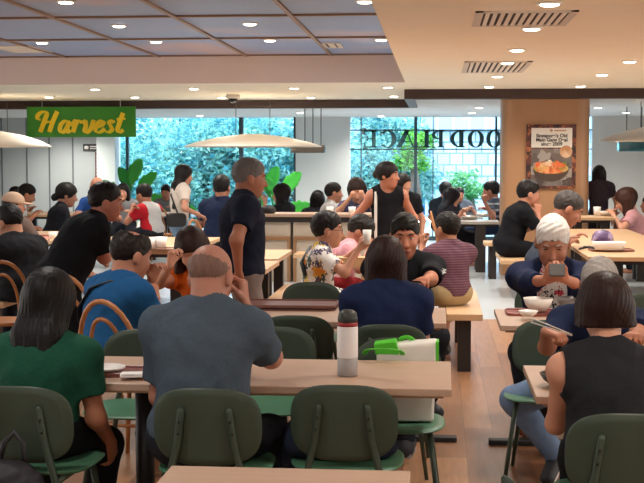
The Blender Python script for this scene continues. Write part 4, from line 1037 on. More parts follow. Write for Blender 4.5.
# the white bottle
p = on(347.5, 375.5); t = thing('bottle', 'white insulated bottle with dark cap and red ring on the table', 'bottle', p)
k = .0425; MB().lathe([(0, 0), (k*.95, 0), (k, .006), (k, .075)], 32).build('lower_body', mat('#9a9593', .5), t, True)
MB().lathe([(k, .0752), (k*1.01, .08), (k*1.01, .2), (k*.97, .205), (0, .205)], 32).build('body', mat('#e6e3e2', .4, .03), t, True)
MB().lathe([(k*.97, .2055), (k*.99, .207), (k*.97, .222), (0, .222)], 32).build('ring', mat('#8f1f22', .4), t, True)
MB().lathe([(k*.96, .2225), (k*.97, .24), (k*.84, .262), (k*.5, .272), (0, .274)], 32).build('cap', mat('#3b3f3c', .4), t, True)
# the carrier bag on the far chair
bx = WX(402, 5.5, .6); t = thing('carrier_bag', 'white carrier bag with bright green handles on the green chair', 'bag', (bx+.02, 5.62, .452))
wv = mat('#ddd9d2', .6, .06, 20); gv = mat('#4fc12b', .5, .1, 20)
MB().add([(-.12, -.10, 0), (.12, -.10, 0), (.12, .07, 0), (-.12, .07, 0), (-.14, -.05, .33), (.135, -.05, .35), (.135, .04, .36), (-.14, .04, .335)],
         [(0, 3, 2, 1), (4, 5, 6, 7), (0, 1, 5, 4), (1, 2, 6, 5), (2, 3, 7, 6), (3, 0, 4, 7)]).build('bag_body', wv, t, bevel=.012)
MB().add([(-.142, -.056, .29), (-.03, -.058, .29), (-.05, -.055, .355), (-.15, -.055, .34), (-.142, .045, .29), (-.03, .045, .29), (-.05, .045, .355), (-.15, .045, .34)],
         [(0, 3, 2, 1), (4, 5, 6, 7), (0, 1, 5, 4), (1, 2, 6, 5), (2, 3, 7, 6), (3, 0, 4, 7)]).build('green_corner', gv, t, bevel=.006)
MB().add([(.128, -.058, .25), (.142, -.058, .25), (.142, -.052, .352), (.128, -.052, .352), (.128, .05, .25), (.142, .05, .25), (.142, .048, .352), (.128, .048, .352)],
         [(0, 3, 2, 1), (4, 5, 6, 7), (0, 1, 5, 4), (1, 2, 6, 5), (2, 3, 7, 6), (3, 0, 4, 7)]).build('side_gusset', gv, t)
for (x0, x1, y, zz, dy) in ((-.19, -.02, -.06, .315, -.14), (-.04, .03, .035, .34, -.03)):
    n = 14; pts = [((x0+x1)/2+(x1-x0)/2*math.cos(PI*i/n), y+dy*math.sin(PI*i/n)**2, zz-.02+.045*math.sin(PI*i/n)) for i in range(n+1)]
    MB().sweep(pts, .012, 8, sx=.3).build('handle', gv, t, True)
MB().prism([(.03+.075*math.cos(2*PI*i/24), .19+.075*math.sin(2*PI*i/24)) for i in range(24)], -.1015, -.07).build('printed_mark', mat('#b9bfae', .6, .05), t)
# stacked tray, phones, cups, boxes
tray(288, 307.5, Z, .60, .34, 'stack of reddish-brown trays behind the empty chair', '#6e4841', 2)
cup(on(149, 310), .032, .05, 'small white cup on the table before the man in blue')
cup(on(345.5, 322), .03, .015, 'pale lid lying on the table by the woman in navy', '#d9b98a')
o = MB().box(-.13, .13, -.09, .09, 0, .07).box(-.136, .136, -.096, .096, .0705, .082).build('food_box', mat('#c9a57c', .7, .06, 20), None, bevel=.01); o.location = at(352, 262, 10.3) ; o.location.z = Z; tag(o, 'tan paper food box on the table before the floral shirt', 'box')
tray(168, 249.5, Z, .42, .30, 'brown tray with two white cups on the long table', '#8a5f4a')
cup(on(161, 248, Z+.012), .06, .11, 'tall white cup on the brown tray'); cup(on(152, 248, Z+.012), .05, .10, 'shorter white cup at the edge of the brown tray')
cup(on(180, 247, Z+.012), .045, .05, 'small white bowl-shaped cup on the brown tray')
tray(43, 237, Z, .5, .3, 'reddish tray on the table end between the two persons in black', '#8b4038'); cup(on(53, 238), .05, .07, 'pale cup near the reddish tray at the table end')
slab_table('pale table under the reddish tray, behind the man in black', -5.0, -4.22, 13.1, 15.1)
# long table: dish, tray, purple bowl, dark strap
p = on(609, 249.5); tray(611, 250.5, Z, .42, .34, 'brown tray under the white dish on the long table', '#7d4c36')
o = MB().lathe([(0, .0), (.13, 0), (.165, .07), (.16, .07), (.125, .01), (0, .01)], 36).build('dish', WHT, None, True); o.location = on(609, 249.5, Z+.02); o.scale = (1, .7, 1.05); tag(o, 'white oblong dish on the brown tray', 'dish')
t = thing('bowl_cover', 'purple and white patterned domed bowl behind the white dish', 'bowl', on(602.5, 242.5))
MB().lathe([(.115, 0), (.118, .03), (.105, .085), (.07, .125), (0, .14)], 28).build('dome', splotch(['#3b2450', '#543a6c', '#a893b4', '#2c1a3e', '#614a78'], 22, .5), t, True)
MB().lathe([(.12, -.0), (.125, .012), (.12, .02)], 28).build('rim', mat('#cfc7cc', .4), t, True)
o = MB().sweep([(0, 0, .012), (.06, .03, .04), (.14, .0, .02), (.2, .06, .035), (.27, .03, .012)], .014, 8, sx=.5).sweep([(.02, .09, .012), (.1, .1, .03), (.2, .12, .012)], .012, 8).build('strap', BLK, None, True); o.location = on(579, 250.5); tag(o, 'black strap lying on the long table edge', 'strap')
# tray in front of the white-haired man
tray(535, 313.5, Z, .34, .26, 'reddish tray under the white bowls before the white-haired man', '#8a4a42')
bowl(on(538, 311, Z+.02), .085, .075, 'big white bowl on the tray before the white-haired man', food='#7a4b2c'); bowl(on(528, 316, Z+.02), .055, .03, 'small flat white bowl at the tray edge', food=None)
bowl(on(570, 309, Z), .08, .07, 'grey bowl on the table behind the navy shoulder', '#9c9a98', food='#4a2d20')
# dish in front of the woman in a sleeveless top
bowl(on(565, 386), .10, .05, 'dark bowl in front of the sleeveless woman', '#2b2a2e', food='#5b3a28')
# far tables
for i, (px_, py_, l) in enumerate(((470, 211.5, 'white plate on the far table between the two diners by the window sign'), (484, 209, 'dish of food on the far table by the striped man'))): bowl(on(px_, py_+8, Z), .14, .05, l, food='#b5763c')
tray(466, 218.5, Z, .5, .3, 'pale tray on the far table by the window sign', '#b9b4ae')
cup(on(597, 215.6, .861), .05, .12, 'pale cup on the table behind the long one'); bowl(on(605, 215.6, .861), .11, .06, 'pale bowl before the woman in pink')
p = at(268, 213, 16.4); o = MB().lathe([(0, 0), (.08, 0), (.10, .04), (.085, .09), (.04, .105), (0, .11)], 20).build('pot', BLK, None, True); o.location = (p.x, 16.45, .901); tag(o, 'black round pot on the counter end', 'pot')
t = thing('bottle', 'black bottle standing on the counter end', 'bottle', (WX(258, 16.5, .95), 16.5, .901)); MB().lathe([(0, 0), (.045, 0), (.045, .16), (.02, .2)], 16).build('body', BLK, t, True); MB().lathe([(.021, .2), (.021, .24), (0, .24)], 16).build('cap', mat('#444444', .4), t, True)
for px_, l in ((352, 'white cup on the counter before the woman in a floral top'), (330, 'small white cup on the counter near the man in grey')): cup(Vector((WX(px_, 16.5, .95), 16.5, .901)), .05, .09, l)
# ---------------------------------------------------------------- the people
BK = '#15110f'; SK = '#b98066'; SKD = '#a06a50'; SKL = '#cf9a80'
A = lambda px, py, Y: {'px': (px, py, Y)}
def arm(px, py, Y, **k): d = {'px': (px, py, Y)}; d.update(k); return d
NEAR, MID, FAR = .0075, .010, .0135
# --- the near rows
person('woman with long dark hair in a dark green T-shirt, seen from behind', 50, 267, 4.88, 8, lean=13, head=(4, 16, 0), hands={'R': arm(114, 447, 5.0, palm=(-1, 0, 0), elb=(.3, -.5, -.8), dir=(-.1, .5, -.85)), 'L': {'loc': (-.2, .34, .6)}},
       hair=('long', '#120f0f', {'len': .20, 'thick': 1.15}), top_=('#1c4c3b', .62, {'neck': .06}), legs=('#17181c', 1.0), shoes=('#1c1c1f', '#6a6a6c'), vox=NEAR, skin=SKD, s=.94, bulk=1.06, hs=1.14, sw=1.08, nk=.02)
person('bald man in a grey-blue T-shirt, seen from behind', 211, 243, 4.82, 6, lean=13, head=(10, 22, -3), hands={'R': arm(238, 292, 4.88, curl=.9, palm=(-1, 0, .3), dir=(-.1, .1, .9), elb=(.45, .1, -1)), 'L': {'loc': (.0, .34, .80), 'elb': (.0, .3, -1)}},
       hair=('fringe', '#7d6257'), top_=('#485562', .72, {'neck': .066}), legs=('#23262e', 1.0), shoes=('#202023', '#77777a'), vox=NEAR, skin='#b5816e', s=1.0, bulk=1.14, hs=1.06, belly=1.05, sw=1.0)
person('woman with a dark bob in a navy T-shirt, seen from behind', 386, 235, 6.49, -6, lean=8, head=(4, 6, 0), hands={'L': {'loc': (-.1, .36, .78), 'elb': (-.25, -.1, -1)}, 'R': {'loc': (.1, .36, .78), 'elb': (.25, -.1, -1)}},
       hair=('bob', '#2a1815', {'len': .145, 'thick': 1.1}), top_=('#1a2444', .62, {'neck': .064}), legs=('#22252d', 1.0), vox=NEAR, skin=SKL, bulk=.92, hs=1.04, sw=1.0, shoes=('#2a2a2e', '#8a8a8c'))
person('woman with a dark bob in a sleeveless charcoal top, seen from behind', 604, 271, 4.62, -5, lean=10, head=(-2, 10, 0), hands={'L': arm(560, 398, 4.95, elb=(-.2, -.3, -1)), 'R': {'loc': (.14, .40, .79), 'elb': (.3, -.2, -1)}},
       hair=('bob', '#2a1a17', {'len': .06, 'thick': 1.0}), top_=('#27282c', 0, {'neck': .06, 'vest': 1.0}), legs=('#17181b', 1.0), vox=NEAR, skin=SKL, bulk=.95, hs=1.08, s=.95, feet={'L': (-.06, .34, .085), 'R': (.1, .3, .085)}, knee={'L': (.15, 1, .3)}, shoes=('#35323a', '#c9c6c2'), sw=1.0, nk=.03)
person('grey-haired man in a navy polo eating with chopsticks, head bowed', 600, 256, 6.02, 186, lean=12, head=(2, 42, 0), hands={'R': arm(545, 328, 5.66, curl=.95, palm=(.3, -.3, -1), dir=(-.7, .5, -.1), elb=(.35, -.1, -1)), 'L': arm(634, 336, 5.55, curl=.9)},
       hair=('thin', '#8d8782'), top_=('#1c2642', .68, {'collar': '#222d50'}), legs=(mat('#6c83a3', .8, .2, 30), 1.0), vox=NEAR, skin='#a8735a', bulk=1.06, hs=1.14, s=1.02, sw=.98, face=True, knee={'R': (1, -.05, .3)}, feet={'R': (.20, -.20, .12), 'L': (.02, .36, .085)}, shoes=('#2a2a2e', '#d5d3d0'), brow='#55504c')
K = person('white-haired man in an open navy jacket looking at his phone', 553, 213, 7.68, 186, lean=6, head=(0, 26, 0), hands={'R': arm(551, 279, 7.2, curl=.8, palm=(-.6, 0, .6), dir=(-.55, .35, .35), elb=(.8, .1, -.9)), 'L': arm(561, 277, 7.2, curl=.8, palm=(.6, 0, .6), dir=(.5, .4, .3), elb=(-.8, .1, -.9))},
       hair=('short', '#dcd9d4', {'thick': 1.7, 'rough': 1.2}), top_=('#1c2440', 1.45, {'open': 1, 'name': 'jacket', 'under': splotch(['#d9d4cf', '#d9d4cf', '#b3263a', '#d9d4cf', '#b3263a', '#d9d4cf', '#2c2c34'], 24), 'neck': .066}), legs=('#2a2c34', 1.0), vox=NEAR, skin='#b0765c', bulk=1.12, hs=1.2, s=1.06, face=True, sw=1.08, brow='#b5b0aa')
ph = thing('phone', 'grey phone held up by the white-haired man', 'phone', at(557, 270.5, 7.12)); MB().box(-.045, .045, -.006, .006, -.045, .05).build('case', mat('#47423f', .7), ph, bevel=.006); MB().prism(superell(.022, .026, 4, 16, -.03, .045), .006, .010).build('camera_bump', BLK, ph); ph.rotation_euler = (R(-48), 0, R(-6))
K = person('young man in a black T-shirt with white sleeve marks, facing us', 405, 212, 8.15, 172, lean=12, head=(4, 10, 0), hands={'L': arm(423, 281, 7.62, curl=.5, palm=(0, 0, -1), elb=(-.45, -.1, -1)), 'R': arm(388, 285, 7.6)},
       hair=('short', '#17130f', {'thick': 1.15}), top_=('#191a1e', .85, {'neck': .062}), legs=('#25272d', 1.0), vox=MID*.9, skin='#b87a60', bulk=1.1, hs=1.14, s=1.05, face=True, sw=1.06, shoes=('#222226', '#8a8a8c'))
S0, E, W_ = K['arms']['L']; mk = MB()
for f in (.30, .52):
    c = S0+(E-S0)*f + nrm(V3(-.62, .55, .1))*.080; mk.add([tuple(c+V3(.030, .03, .03)), tuple(c+V3(-.035, -.025, .002)), tuple(c+V3(.030, .03, -.026)), tuple(c+V3(.030, .03, -.006)), tuple(c+V3(-.012, -.008, .005)), tuple(c+V3(.030, .03, .012))], [(0, 1, 4, 5), (1, 2, 3, 4)])
mk.build('sleeve_mark', mat('#e2e2e2', .7), K['body'])
ph = thing('phone', 'black phone held low by the young man in black', 'phone', at(409, 283, 7.5)); MB().box(-.075, .075, -.04, .04, 0, .009).build('case', BLK, ph, bevel=.004); MB().box(-.07, .07, -.036, .036, .0091, .0098).build('screen', mat('#0c0d12', .1), ph); ph.rotation_euler = (0, 0, .1)
K = person('man in a deep blue T-shirt with a black sling strap, on a bentwood chair', 131, 228, 6.85, 42, lean=14, curl=12, head=(6, 16, 0), hands={'L': arm(156, 270, 6.95, palm=(1, 0, 0), curl=.6), 'R': arm(153, 292, 6.85)},
       hair=('short', '#1d1512', {'top': (-.02, .055, .065), 'thick': 1.0}), top_=('#1d4f7d', .62, {'collar': '#5d7288'}), legs=('#2c3038', 1.0), vox=NEAR, skin='#b07a62', bulk=1.2, hs=1.12, s=1.05, belly=1.1, shoes=('#2a2a2c', '#88888a'))
M2, Nn, Cc, M1 = K['M2'], K['N'], K['C'], K['M1']; rr = .155*1.2
strap(K, [K['sh']['R']+M2 @ V3(-.05, .03, .085), Nn+M2 @ V3(.05, -.112, -.02), Cc+M1 @ V3(-.03, -.155, .05), Cc+M1 @ V3(-.13, -.138, -.06), Cc+M1 @ V3(-.19, -.085, -.13), Cc+M1 @ V3(-.215, -.0, -.17)], .020, BLK)
person('girl with brown hair in an orange T-shirt, hand raised to her hair', 192, 226, 7.85, 205, lean=16, head=(-30, 34, 10), hands={'R': arm(173, 261, 7.55, curl=.8, palm=(-1, 0, 0), elb=(.8, .3, -.7), dir=(-.2, 0, .9)), 'L': arm(212, 290, 7.3)},
       hair=('bob', '#2b1611', {'len': .14, 'thick': 1.1}), top_=('#c85a1c', .5), legs=('#33363f', 1.0), vox=MID, skin=SKL, bulk=.9, hs=1.12, face=False)
K = person('standing grey-haired man in a navy polo, turned to the window side', 250, 157, 8.6, 76, pose='stand', lean=3, curl=3, head=(-2, 8, 0), hands={'R': {'loc': (.26, -.04, .80)}, 'L': {'loc': (-.26, .06, .82)}},
       hair=('short', '#6a6461', {'thick': 1.15}), top_=('#191d2d', .62, {'collar': '#2a2f45', 'neck': .066}), legs=(mat('#83726c', .85, .1, 30), 1.0), vox=NEAR, skin='#a86f56', bulk=1.36, hs=1.16, face=True, shoes=('#2b2522', '#8a8580'), group='people standing in the food court', brow='#4b4541')
person('big man in a black T-shirt bending over the tables', 106, 181, 8.7, 62, pose='stand', lean=34, curl=9, head=(10, 8, 0), hands={'R': arm(112, 247, 8.9, elb=(.6, -.2, -.9)), 'L': arm(120, 250, 9.2)},
       hair=('short', '#1c1513', {'thick': 1.5}), top_=('#15161a', .70, {'neck': .064}), legs=('#15161a', 1.0), vox=NEAR, skin='#b47460', bulk=1.42, hs=1.24, s=1.0, face=True, belly=1.1, group='people standing in the food court', shoes=('#1b1b1d', '#77757a'))
person('man in a black T-shirt at the picture edge, back turned', 9, 203, 10.2, -58, lean=22, curl=9, head=(-6, 22, 0), hands={'L': arm(-14, 262, 10.4), 'R': arm(-4, 262, 10.7)},
       hair=('short', '#131010', {'thick': 1.2}), top_=('#18181c', .72), legs=('#1c2029', 1.0), vox=MID, skin='#b88468', bulk=1.32, hs=1.15, s=1.06)
person('person in a beige cap and glasses beyond the man in black', 14, 192, 12.3, 20, lean=8, head=(50, 6, 0), hair=('cap', '#2a1d18', {'cap': '#b79a84'}), top_=('#6a5a54', .6), vox=FAR, skin='#c48f78', hs=1.05, face=True)
# --- the middle seats
K = person('person with short black hair and glasses in a floral shirt, holding up a cup', 328, 210, 9.95, 82, lean=8, head=(2, 4, 0), hands={'R': arm(363, 242, 9.7, curl=1.0, palm=(-1, .2, 0), elb=(.3, -.3, -.9), dir=(0, .8, .5)), 'L': arm(360, 247, 10.2)},
       hair=('short', '#191313', {'thick': 1.75}), top_=(splotch(['#e3dcd6', '#dcd5d2', '#e3dcd6', '#6f5a8e', '#d9d0cf', '#d98a2c', '#e6dfd8', '#3f4a3a', '#d9b23c', '#4a3f58'], 16), .66, {'collar': '#d8cfcc'}), legs=(splotch(['#e3dcd6', '#dcd5d2', '#6f5a8e', '#d9d0cf', '#d98a2c', '#3f4a3a'], 16), .7),
       vox=MID*.9, skin='#bf8a70', bulk=1.0, hs=1.2, face=True, glasses=True)
strap(K, [K['sh']['L']+V3(.03, -.02, .08), K['N']+K['M2'] @ V3(-.08, -.10, 0), K['C']+K['M1'] @ V3(.05, -.145, -.02), K['hip']+V3(.16, -.1, .15)], .018, BLK)
cp = cup(at(367, 244, 9.66), .034, .11, 'white paper cup held up by the person in the floral shirt')
person('person with tousled dark hair in a pink top bent over the table', 360, 213, 11.0, 84, lean=24, head=(10, 38, 0), hands={'R': arm(372, 246, 10.8), 'L': arm(376, 246, 11.2)},
       hair=('short', '#1d1715', {'thick': 2.0, 'rough': 1.8}), top_=(splotch(['#d89aa2', '#d9a3aa', '#c8848f', '#e0b3b5'], 20), .6), legs=('#9b2f35', .8), vox=MID, skin='#b27a64', hs=1.15, bulk=1.05)
person('man in a maroon striped shirt on a bench, seen from behind', 447, 211, 10.1, -28, lean=8, curl=10, head=(-14, 6, 0), hands={'L': arm(424, 243, 10.45, curl=.8, palm=(1, 0, 0), dir=(0, .2, 1), elb=(-.6, .2, -.8)), 'R': arm(440, 262, 10.6)},
       hair=('short', '#1b1613', {'thick': 1.25}), top_=(stripes('#573141', '#75505c', 16, 'Z', .66), .62, {'hem': .5}), legs=(mat('#b09a72', .85, .1, 40), .75), vox=MID*.9, skin='#b27e62', bulk=.88, hs=1.1, shoes=('#38302c', '#a09a94'))
K = person('standing woman in a black tank top with hair tied back, looking aside', 388, 161, 11.6, 168, pose='stand', lean=4, head=(-58, 4, 0), hands={'R': {'loc': (.20, .16, .88)}, 'L': {'loc': (-.17, .16, .92), 'elb': (-.6, -.6, -.6)}},
       hair=('bun', '#1a1312', {'z': .0}), top_=('#17171b', 0, {'neck': .085, 'nf': .03, 'vest': 1.0}), legs=('#141417', 1.0), vox=MID, skin='#b57a62', bulk=.86, sw=.92, hs=1.05, group='people standing in the food court', shoes=('#26262a', '#888888'), face=True)
strap(K, [K['sh']['R']+V3(-.015, -.04, .075), K['sh']['R']+V3(-.02, .07, .04), K['C']+V3(.125, .13, -.03), K['hip']+V3(.13, .16, .1), K['hip']+V3(.12, .17, -.1)], .014, mat('#c9c2ba', .7))
person('woman in a dark floral top eating with both hands at the counter', 357, 177, 17.6, 180, lean=10, head=(0, 24, 6), hands={'R': arm(352, 196, 17.25, curl=.9, palm=(-1, 0, 0), dir=(-.3, .2, .8)), 'L': arm(362, 195, 17.25, curl=.9, palm=(1, 0, 0), dir=(.3, .2, .8))},
       hair=('long', '#2a1b18', {'len': .24}), top_=(splotch(['#2d3050', '#3a3c60', '#4e4668', '#7d6a86', '#2d3050'], 18), .55), vox=FAR, skin=SKL, hs=1.25, s=1.15, tlmax=1.8, face=True, seat=.5)
person('man in a pale grey T-shirt facing the woman in a dark floral top', 334, 182, 18.5, 78, lean=8, head=(0, 4, 0), hair=('short', '#1b1513', {'thick': 1.2}), top_=('#b9b6b6', .6), vox=FAR, skin='#b9836a', hs=1.15, s=1.1, tlmax=1.6)
person('person with dark bobbed hair in black behind the counter', 318, 190, 19.2, 10, lean=6, head=(0, 4, 0), hair=('bob', '#191414', {'len': .15}), top_=('#23232a', .6), vox=FAR, skin=SKL, hs=1.15, s=1.05)
# --- the right side, farther
person('man in a black T-shirt resting his chin on his hand before the pillar', 529, 179, 15.2, 78, lean=22, curl=10, head=(2, 8, 0), hands={'R': {'head': (.03, .09, -.13), 'curl': .9, 'palm': (-1, 0, 0), 'dir': (-.1, .05, 1), 'elb': (.3, .6, -.9)}, 'L': arm(545, 222, 15.4)},
       hair=('short', '#151112', {'thick': 1.6}), top_=('#141519', .7), legs=('#15161b', 1.0), vox=MID, skin='#b8826a', bulk=1.2, hs=1.2, s=1.08, face=True, shoes=('#222226', '#88888c'))
person('grey-haired man leaning over the long table, behind the white-haired man', 568, 190, 12.6, 82, lean=24, head=(4, 30, 0), hands={'R': arm(571, 241, 12.4), 'L': arm(578, 236, 12.9)}, hair=('thin', '#3f3a38', {'thick': 1.4}), top_=('#39404c', .6), vox=MID, skin='#a9745c', bulk=1.1, hs=1.35, s=1.08, face=True)
person('woman with dark hair in black standing by the pillar, back turned', 599, 165, 18.6, 4, pose='stand', lean=2, head=(0, 4, 0), hair=('bob', '#171213', {'len': .10, 'thick': 1.1}), top_=('#3a3238', .6), legs=('#1e1e24', 1.0), vox=FAR, skin=SKL, hs=1.1, bulk=.92, group='people standing in the food court')
person('woman in a pink blouse at the long table, turned away from the picture edge', 626, 187, 17.0, -80, lean=14, head=(4, 22, 0), hands={'L': arm(611, 212, 16.8), 'R': arm(614, 212, 17.1)}, hair=('bob', '#3a221b', {'len': .15, 'thick': 1.2}), top_=('#c9959a', .6), legs=('#33465f', 1.0), vox=MID, skin=SKL, bulk=1.0, hs=1.2, s=1.15, face=True, tlmax=1.5)
person('person in a blue top cut off by the picture edge beyond the woman in pink', 648, 196, 18.0, -80, lean=10, hair=('short', '#1a1514'), top_=('#4a6da0', .6), vox=FAR, skin=SK)
# --- by the window sign
person('man with dark hair seen from behind by the tiled building view', 446, 181, 20.2, 30, lean=10, head=(4, 6, 0), hair=('short', '#1b2026', {'thick': 1.3}), top_=('#232c38', .6), vox=FAR, skin=SK, hs=1.15, s=1.05)
person('woman with long dark hair at the far table by the window sign', 452, 187, 18.95, 62, lean=12, head=(0, 14, 0), hands={'R': arm(464, 210, 18.3), 'L': arm(466, 209, 18.7)}, hair=('long', '#15131a', {'len': .28, 'thick': 1.1}), top_=('#1d1c24', .6), legs=('#17171c', 1.0), vox=FAR, skin=SKL, hs=1.15, s=1.08)
person('person facing us between the dark-haired diners at the far table', 459.5, 187, 21.6, 165, lean=8, head=(0, 10, 0), hair=('short', '#1c1a1f', {'thick': 1.3}), top_=('#566272', .6), vox=FAR, skin='#a97560', face=True)
person('man in a navy and white striped shirt at the far table by the window sign', 491, 180, 19.7, -74, lean=12, head=(2, 8, 0), hands={'L': arm(483, 199, 19.3, curl=.8, palm=(1, 0, 0), dir=(0, .2, 1)), 'R': arm(481, 208, 19.3)}, hair=('short', '#1b1c22', {'thick': 1.4}), top_=(stripes('#27364f', '#aeb9c6', 3.2, 'Z', .78), .62), legs=('#22304a', 1.0), vox=FAR, skin='#b07c68', bulk=1.1, hs=1.2, s=1.1)
# --- the left side, farther
person('person in a white T-shirt at the far table, head bowed', 27, 183, 18.8, 72, lean=26, head=(0, 24, 0), hair=('short', '#1a1413', {'thick': 1.2}), top_=('#c3c6c8', .6), vox=FAR, skin=SK, bulk=1.15, hs=1.2, s=1.1)
person('person with dark hair hidden behind the one in white', 16, 186, 20.6, 90, lean=14, hair=('short', '#1c1615'), top_=('#55585c', .6), vox=FAR, skin=SK)
K = person('woman in black with tied dark hair and a pale strap, seen from the side', 67, 182, 16.6, 66, lean=16, head=(6, 14, 0), hands={'R': arm(78, 214, 16.6), 'L': arm(80, 214, 17)}, hair=('bun', '#171212', {'z': -.05}), top_=('#1c1c21', .62), legs=('#1c1c21', 1.0), vox=MID, skin='#a87660', bulk=1.1, hs=1.2, s=1.12)
strap(K, [K['sh']['R']+V3(-.06, .02, .08), K['N']+K['M2'] @ V3(.02, -.10, 0), K['C']+K['M1'] @ V3(-.1, -.13, 0), K['C']+K['M1'] @ V3(-.18, -.05, -.12)], .013, mat('#b9aca2', .7))
person('bald man in a blue shirt behind the big man in black', 97, 177, 18.6, 170, lean=8, head=(0, 14, 0), hair=('bald', BK), top_=('#2a4f92', .6), vox=FAR, skin='#a9755c', hs=1.2, s=1.1, face=True)
person('woman facing us with her hand at her mouth by the white column', 123, 183, 19.6, 175, lean=10, head=(0, 6, 0), hands={'R': {'head': (.0, .12, -.12), 'curl': .9, 'palm': (-1, 0, 0), 'dir': (-.2, .1, .9)}}, hair=('bob', '#1a1414', {'len': .13}), top_=('#8c8f93', .6), vox=FAR, skin=SKL, hs=1.1, face=True)
person('man in a red and white raglan shirt at the far table', 144, 183, 18.2, -66, lean=14, head=(6, 14, 0), hands={'L': arm(133, 206, 18.2), 'R': arm(136, 207, 17.9)}, hair=('short', '#1b1414', {'thick': 1.3}), top_=('#c6c5c6', .62, {'sleeves': '#b3222c'}), legs=('#2a2a30', 1.0), vox=FAR, skin='#b27a62', bulk=1.1, hs=1.2, s=1.12)
person('person with dark hair beyond the man in red and white', 166, 184, 21.3, 180, lean=8, head=(0, 14, 0), hair=('short', '#1a1516', {'thick': 1.3}), top_=('#6b7074', .6), vox=FAR, skin='#a9745e', hs=1.1, face=True)
K = person('standing woman with long dark hair in a white T-shirt and denim shorts', 184, 164, 15.2, 62, pose='stand', lean=3, head=(0, 12, 0), hands={'R': {'loc': (.2, .22, .92)}, 'L': {'loc': (-.16, .26, .95)}},
       hair=('long', '#171212', {'len': .40}), top_=('#d3c6ba', .6, {'hem': -.2}), legs=(mat('#7f98b0', .85, .2, 40), .34), vox=MID, skin='#b9846c', bulk=.9, hs=1.1, group='people standing in the food court', shoes=('#d0cbc4', '#e5e2dd'))
strap(K, [K['sh']['L']+V3(.03, 0, .07), K['C']+K['M1'] @ V3(.02, .125, .03), K['hip']+V3(.17, .08, .1)], .01, BLK)
strap(K, [K['sh']['L']+V3(.03, 0, .07), K['C']+K['M1'] @ V3(.05, -.125, .03), K['hip']+V3(.19, -.06, .1)], .01, BLK)
hb = thing('handbag', 'black shoulder bag at the hip of the woman in denim shorts', 'bag', world(K, K['hip']+V3(.20, -.10, .03)), -R(62))
MB().prism(superell(.24, .17, 4, 28, 0, .05), -.035, .035).build('bag_body', BLK, hb, bevel=.012); MB().prism(superell(.235, .08, 4, 28, 0, .095), .0355, .042).build('flap', mat('#242427', .4), hb); hb.rotation_euler.z = -R(62)+PI/2
person('man in a dark navy T-shirt seen from behind near the window', 222, 174, 16.2, 8, lean=8, head=(4, 6, 0), hair=('short', '#191414', {'thick': 1.4}), top_=('#222b46', .6), vox=MID, skin=SK, bulk=1.12, hs=1.2, s=1.12, tlmax=1.8, seat=.5)
person('woman in a black blouse by the window plant, hand raised', 281, 183, 19.0, -72, lean=8, head=(0, 6, 0), hands={'L': arm(266, 199, 18.9, curl=.7, palm=(1, 0, 0), dir=(0, .5, .8)), 'R': arm(270, 207, 19.3)}, hair=('bob', '#171214', {'len': .15, 'thick': 1.1}), top_=('#1e1d22', .9), vox=FAR, skin=SKL, hs=1.2, s=1.12)
# the black backpack hung on the chair of the woman in dark green
bp = thing('backpack', 'black backpack hanging from the green chair of the woman in dark green', 'bag', (at(12, 470, 4.33).x, 4.30, .345))
F_ = Field(); F_.ell((0, 0, .03), (.15, .085, .17), .04); F_.ell((0, -.03, -.06), (.16, .09, .12), .05); F_.ell((0, -.075, -.04), (.11, .05, .09), .03)
npmesh('bag_body', F_.mesh(.008, 0, .010, 1.2), mat('#1b1a1f', .55, .3, 20, .2), bp)
MB().sweep([(-.05, .03, .17), (-.035, .05, .25), (.0, .06, .285), (.035, .05, .25), (.05, .03, .17)], .011, 8, sx=.6).build('carry_loop', BLK, bp, True)
MB().sweep([(-.09, -.075, .10), (0, -.095, .125), (.09, -.075, .10)], .005, 6).build('zip', mat('#8a8a90', .4, metal=.5), bp, True)
# chopsticks held by the bowed man
c0, c1 = at(531, 320, 5.66), at(572, 335, 5.52); d_ = (c1-c0).normalized()
for i, (l, oz) in enumerate((('upper of the two pale chopsticks held over the table', .006), ('lower of the two pale chopsticks held over the table', -.006))):
    o = MB().sweep([c0+Vector((0, 0, oz*1.6)), c1+Vector((0, 0, oz*.4))], [.0035, .0022], 8).build('chopstick', mat('#cfc6bd', .4), None, True); tag(o, l, 'chopstick', 'chopsticks of the bowed man')

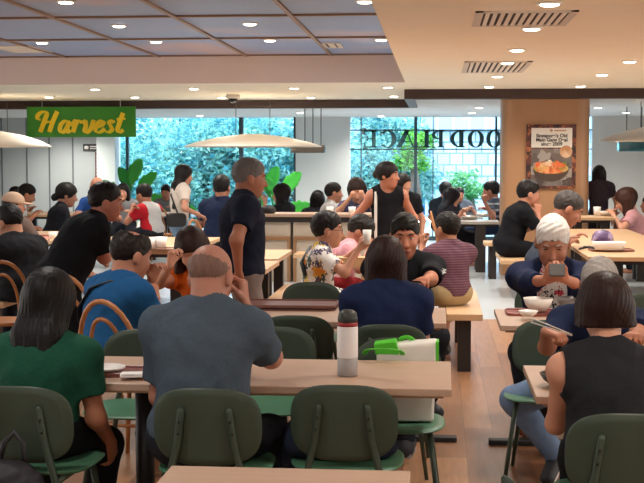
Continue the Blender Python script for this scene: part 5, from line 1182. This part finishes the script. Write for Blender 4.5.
person('person in black mostly hidden behind the woman in a tank top', 403, 173, 13.4, 160, pose='stand', lean=4, head=(-40, 8, 0), hair=('bob', '#1a1513', {'len': .14}), top_=('#1b1b20', .6), legs=('#1b1b20', 1.0), vox=FAR, skin=SKL, bulk=.9, s=1.0, group='people standing in the food court', shoes=('#222226', '#888888'))
jk = thing('jacket', 'dark navy jacket bundled on the seat of the empty green chair', 'jacket', (WX(338, 4.85, .5), 4.86, .448))
F_ = Field(); F_.ell((-.15, .0, .07), (.07, .12, .075), .04); F_.ell((0, .02, .05), (.17, .13, .05), .04); F_.ell((-.2, .03, -.03), (.035, .09, .12), .04); F_.ell((.15, .02, .04), (.08, .1, .05), .04)
npmesh('cloth', F_.mesh(.008, 0, .012, 1.2), cloth('#232a3c'), jk)
bg_ = thing('handbag', 'black bag lying on the floor beside the empty green chair', 'bag', (WX(394, 5.0, .2), 5.0, .0))
F_ = Field(); F_.ell((0, 0, .13), (.17, .10, .13), .04); F_.ell((.02, -.02, .08), (.19, .11, .08), .04); F_.plane((0, 0, .002), (0, 0, -1)); npmesh('bag_body', F_.mesh(.009, 0, .012, 1.2), mat('#1b1a1f', .55, .3, 20, .2), bg_)
MB().sweep([(-.1, 0, .22), (-.06, -.02, .33), (.04, -.02, .33), (.09, 0, .21)], .010, 8).build('handle', BLK, bg_, True)
# ---------------------------------------------------------------- daylight and picture settings
w = bpy.data.worlds.new('world'); bpy.context.scene.world = w; w.use_nodes = True
bg = w.node_tree.nodes['Background']; bg.inputs[0].default_value = (.84, .93, 1, 1); bg.inputs[1].default_value = 6.4
sc_ = bpy.context.scene; vs_ = sc_.view_settings
vs_.view_transform = 'Standard'; vs_.look = 'None'; vs_.gamma = 1; vs_.use_curve_mapping = False; vs_.exposure = 0.42
try:
    sc_.cycles.use_denoising = True; sc_.cycles.max_bounces = 10; sc_.cycles.diffuse_bounces = 8; sc_.cycles.transparent_max_bounces = 16; sc_.cycles.sample_clamp_indirect = 6
except Exception: pass
